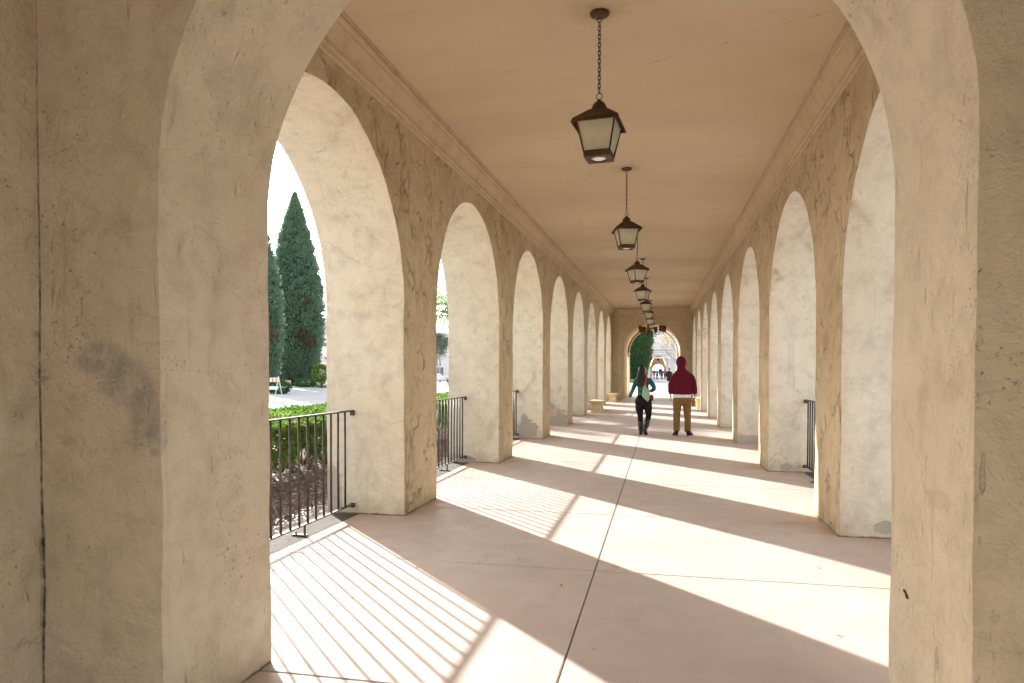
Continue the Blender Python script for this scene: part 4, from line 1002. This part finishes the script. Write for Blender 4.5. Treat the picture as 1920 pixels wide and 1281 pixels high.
# --- woman in the teal blouse
wo_ = empty('person', (-.40, 16.5, 0), label='woman walking away with long dark hair, teal floral blouse and black trousers', cat='person')
t = NT('teal_floral'); P = t.obj()
c = t.mix(t.step(t.noise(P, 14, 4), .35, .65), (.008, .085, .095), (.015, .14, .14))
v = t.vor(P, 17, 'F1'); vc = t.vor(P, 17, 'F1', 'Color')
sp = t.n('ShaderNodeSeparateColor'); t.l(vc, sp.inputs[0])
mk = t.math('MULTIPLY', t.math('SUBTRACT', 1, t.step(t.math('ADD', v, t.math('MULTIPLY', t.noise(P, 60, 2), .25)), .36, .46), clamp=True), t.math('GREATER_THAN', sp.outputs[0], .5))
c = t.mix(mk, c, t.mix(sp.outputs[1], (.30, .05, .03), (.40, .20, .07)))
M_teal = t.bsdf(c, .8, 0, t.bump(t.noise(P, 50, 3), .3, .005), .2)
WL = Vector((-.325, .0, .865)); WR = Vector((.17, .04, 1.03))
b = MB()
stack(b, [(.72, 0, 0, .14, .10), (.85, 0, 0, .15, .11), (1.0, 0, 0, .10, .085), (1.2, 0, 0, .125, .09), (1.32, 0, 0, .12, .07), (1.38, 0, 0, .05, .05)])
legsW = [([(-.08, 0, .80), (-.088, .02, .62), (-.068, .05, .44), (-.058, .05, .25), (-.05, .05, .08)], [.09, .08, .052, .05, .035]), ([(.09, 0, .80), (.115, .02, .62), (.125, .03, .45), (.085, -.08, .28), (.045, -.16, .14)], [.09, .08, .052, .05, .035])]
for p_, r_ in legsW: b.tube(p_, [q*.8 for q in r_], 12)
b.tube([(-.13, 0, 1.31), (-.225, 0, 1.08), tuple(WL+Vector((.01, 0, .03)))], [.042, .034, .023], 10)
b.tube([(.13, 0, 1.31), (.235, -.03, 1.12), tuple(WR)], [.042, .034, .023], 10)
headmb(b, (-.015, .0, 1.515), (.82, .55, 0), .93)
hand(b, WL, (-.35, .05, -1), (0, 1, 0), .3, .88, palm=(1, 0, 0)); hand(b, WR, (-.9, .1, -.15), (0, 0, 1), .8, .88, palm=(0, -1, 0))
remesh(b, 'body', M_skin2, wo_, .007, 2)
h = MB(); stack(h, [(.93, .0, 0, .128, .105), (.955, 0, 0, .135, .112), (1.04, -.0, 0, .128, .105), (1.15, -.01, 0, .135, .11), (1.25, -.01, 0, .155, .115), (1.32, -.01, 0, .155, .10), (1.365, -.01, 0, .10, .08), (1.39, -.01, 0, .05, .06)], 26)
h.tube([(-.13, 0, 1.315), (-.19, 0, 1.21), (-.24, 0, 1.07), (-.285, 0, .96), (-.318, 0, .875)], [.062, .056, .048, .044, .036], 12)
h.tube([(.12, 0, 1.315), (.185, -.01, 1.23), (.245, -.03, 1.13), (.25, -.01, 1.08), (.18, .03, 1.03)], [.062, .056, .052, .048, .040], 12)
remesh(h, 'blouse', M_teal, wo_, .010, 4, .005, 11)
h = MB(); stack(h, [(.70, 0, 0, .155, .12), (.76, 0, -.015, .192, .145), (.83, 0, -.015, .180, .14), (.90, 0, -.005, .145, .12), (.945, 0, 0, .128, .108)], 26)
for p_, r_ in legsW: h.tube(p_[:5], [(.105, .105), (.095, .095), (.066, .066), (.060, .060), (.045, .045)], 14)
remesh(h, 'trousers', M_blackf, wo_, .010, 4, .004, 12)
# lace-up boots
for (p_, r_), hl, dr, pt_ in ((legsW[0], (-.052, .04, 0), (-.05, 1, 0), 0), (legsW[1], (.045, -.175, .085), (.12, 1, 0), .42)):
    bo = shoe(wo_, hl, dr, M_boot, M_boot, .92, 'boot', pt_, .11)
    k_, a_ = Vector(p_[2]), Vector(p_[4]); m = MB(); m.tube([a_+Vector((0, 0, -.02)), a_.lerp(Vector(p_[3]), .5), Vector(p_[3]), Vector(p_[3]).lerp(k_, .35)], [.045, .052, .062, .066], 14); m.build('boot_shaft', M_boot, bo, smooth=True)
    m = MB()
    for q in range(6):
        cc = a_.lerp(Vector(p_[3]), .2+q*.2) if q < 4 else Vector(p_[3]).lerp(k_, (q-3)*.12)
        m.tube([(cc.x+.068*math.cos(a), cc.y+.068*math.sin(a), cc.z+.006*math.sin(3*a)) for a in np.linspace(0, 6.283, 15)], .005, 5, False)
    m.build('straps', M_iron, bo)
h = MB(); ell(h, (-.042, -.032, 1.540), .082, .092, .104, 18)
h.tube([(-.03, -.05, 1.55), (-.045, -.075, 1.45), (-.06, -.10, 1.34), (-.075, -.12, 1.22), (-.09, -.12, 1.14)], [(.078, .06), (.09, .055), (.105, .045), (.085, .035), (.03, .02)], 14, flat=(1, 0, 0))
h.tube([(-.075, .0, 1.52), (-.11, -.02, 1.42), (-.12, -.04, 1.30)], [.04, .04, .02], 10)
hair = remesh(h, 'hair', M_hair, wo_, .009, 3, .007, 22)
# drawstring bag on her back
bag = empty('drawstring_bag', (-.40+.07, 16.5-.165, .98), label='pale green drawstring bag with a red strap on the woman\'s back', cat='bag')
M_bag = fabric('mint_canvas', (.28, .42, .30), 12, .14); M_strap = fabric('red_strap', (.55, .05, .03), 20, .1)
m = MB(); m.tube([(-.03, .03, .20), (-.028, .0, .13), (-.005, -.01, .03), (.0, -.01, -.05), (.03, 0, -.14), (.035, .03, -.20)], [(.012, .012), (.05, .03), (.092, .05), (.095, .05), (.045, .03), (.008, .008)], 16, flat=(1, 0, 0))
remesh(m, 'bag_body', M_bag, bag, .009, 2, .007, 14)
m = MB(); m.tube([(-.03, .03, .19), (-.01, .035, .28), (.0, .06, .36), (.005, .12, .405), (.005, .2, .37)], [(.018, .005)]*5, 8, flat=(1, 0, 0)); m.tube([(.03, .03, -.19), (.10, .08, -.1), (.12, .15, .1)], .006, 6)
m.build('strap', M_strap, bag)
pu = empty('small_purse', (-.40+.19, 16.47, .88), label='small brown purse hanging at the woman\'s right side', cat='purse')
M_pur = simple('brown_leather', (.11, .035, .025), .5, 0, .3, 18, .2, .4)
m = MB(); m.box(-.045, .045, -.03, .03, -.075, .06); m.build('purse_body', M_pur, pu, bevel=.015); m = MB(); m.tube([(0, 0, .06), (-.015, .03, .15), (-.06, .05, .4)], .005, 6); m.build('strap', M_pur, pu)

# --- people far away: same build, coarser
def walker(x, y, top, legs_, hairm, label, face=(0, 1), h_=1.7, coat=None, z=None, bag=None, stride=.12):
    s = h_/1.72; root = empty('person', (x, y, gz(x, y) if z is None else z), math.atan2(-face[0], face[1]), label=label, cat='person'); root.scale = (s, s, s)
    b = MB(); stack(b, [(.74, 0, 0, .14, .10), (.95, 0, 0, .14, .10), (1.15, 0, 0, .14, .10), (1.35, 0, 0, .17, .10), (1.43, 0, 0, .1, .07)])
    for e in (-1, 1):
        b.tube([(e*.085, 0, .82), (e*.1, e*stride*.4, .45), (e*.1, e*stride-.03, .06)], [.09, .058, .042], 10); b.tube([(e*.1, e*stride-.06, .04), (e*.11, e*stride+.14, .035)], [.04, .03], 8)
        b.tube([(e*.17, 0, 1.36), (e*.23, -.02, 1.12), (e*.235, .06, .9)], [.05, .038, .026], 8); hand(b, (e*.235, .065, .89), (0, .2, -1), (0, 1, 0), .4, 1, palm=(-e, 0, 0))
    headmb(b, (0, .01, 1.60), (0, 1, 0), .97); remesh(b, 'body', M_skin2, root, .012, 1)
    c_ = MB(); zb_ = .60 if coat else .90
    stack(c_, [(zb_, 0, 0, .21 if coat else .175, .15), (.98, 0, 0, .165, .13), (1.2, 0, 0, .175, .13), (1.36, 0, 0, .19, .12), (1.45, 0, 0, .09, .08)])
    for e in (-1, 1): c_.tube([(e*.16, 0, 1.37), (e*.235, -.02, 1.12), (e*.24, .05, .92)], [.07, .055, .045], 8)
    remesh(c_, 'jacket', top, root, .016, 3, .006, 9)
    c_ = MB(); stack(c_, [(.72, 0, 0, .15, .11), (.8, 0, 0, .175, .13), (.94, 0, 0, .16, .12)])
    for e in (-1, 1): c_.tube([(e*.09, 0, .8), (e*.1, e*stride*.4, .45), (e*.1, e*stride-.03, .10)], [.10, .075, .06], 10)
    remesh(c_, 'trousers', legs_, root, .016, 2)
    c_ = MB(); ell(c_, (0, -.015, 1.625), .085, .10, .10, 14); c_.tube([(0, -.05, 1.62), (0, -.07, 1.48)], [.07, .04], 10); remesh(c_, 'hair', hairm, root, .014, 2)
    return root
M_tealf = fabric('teal_jersey', (.10, .22, .26)); M_slate = fabric('slate_jacket', (.06, .09, .14)); M_bluef = fabric('blue_shirt', (.04, .12, .35)); M_pink = fabric('pink_top', (.60, .06, .14)); M_blackc = fabric('black_coat', (.015, .015, .02)); M_jean = fabric('dark_jeans', (.03, .04, .06))
walker(-.55, 107.3, M_tealf, M_jean, M_hair, 'far walker in a pale teal top, left of the pair before the far portal')
walker(.16, 107.4, M_slate, M_jean, M_hair, 'far walker in a slate blue jacket, right of the pair before the far portal')
walker(-1.05, 112.0, M_bluef, M_khaki, M_hair, 'far walker in a blue shirt at the left side of the far portal', z=gz(0, 112)+.05)
walker(.66, 112.2, M_pink, M_blackf, M_hair, 'far walker in a pink top at the right side of the far portal', z=gz(0, 112)+.05)
walker(-.12, 118.0, M_blackc, M_blackf, M_hair, 'far dark figure inside the passage of the far portal', z=gz(0, 114)+.30)
walker(.66, 58.5, M_blackc, M_skin2, M_hair, 'walker in a long black coat on the plaza, half behind the hooded man', coat=True)
walker(-18.95, 30.4, M_navy, M_blackf, M_hair, 'person in navy cut off by the pier at the left edge of the opening', face=(-.3, 1))
walker(-18.2, 58.5, M_slate, M_jean, M_hair, 'person standing behind the bicycle beyond the hedge, second left opening', face=(1, .3))
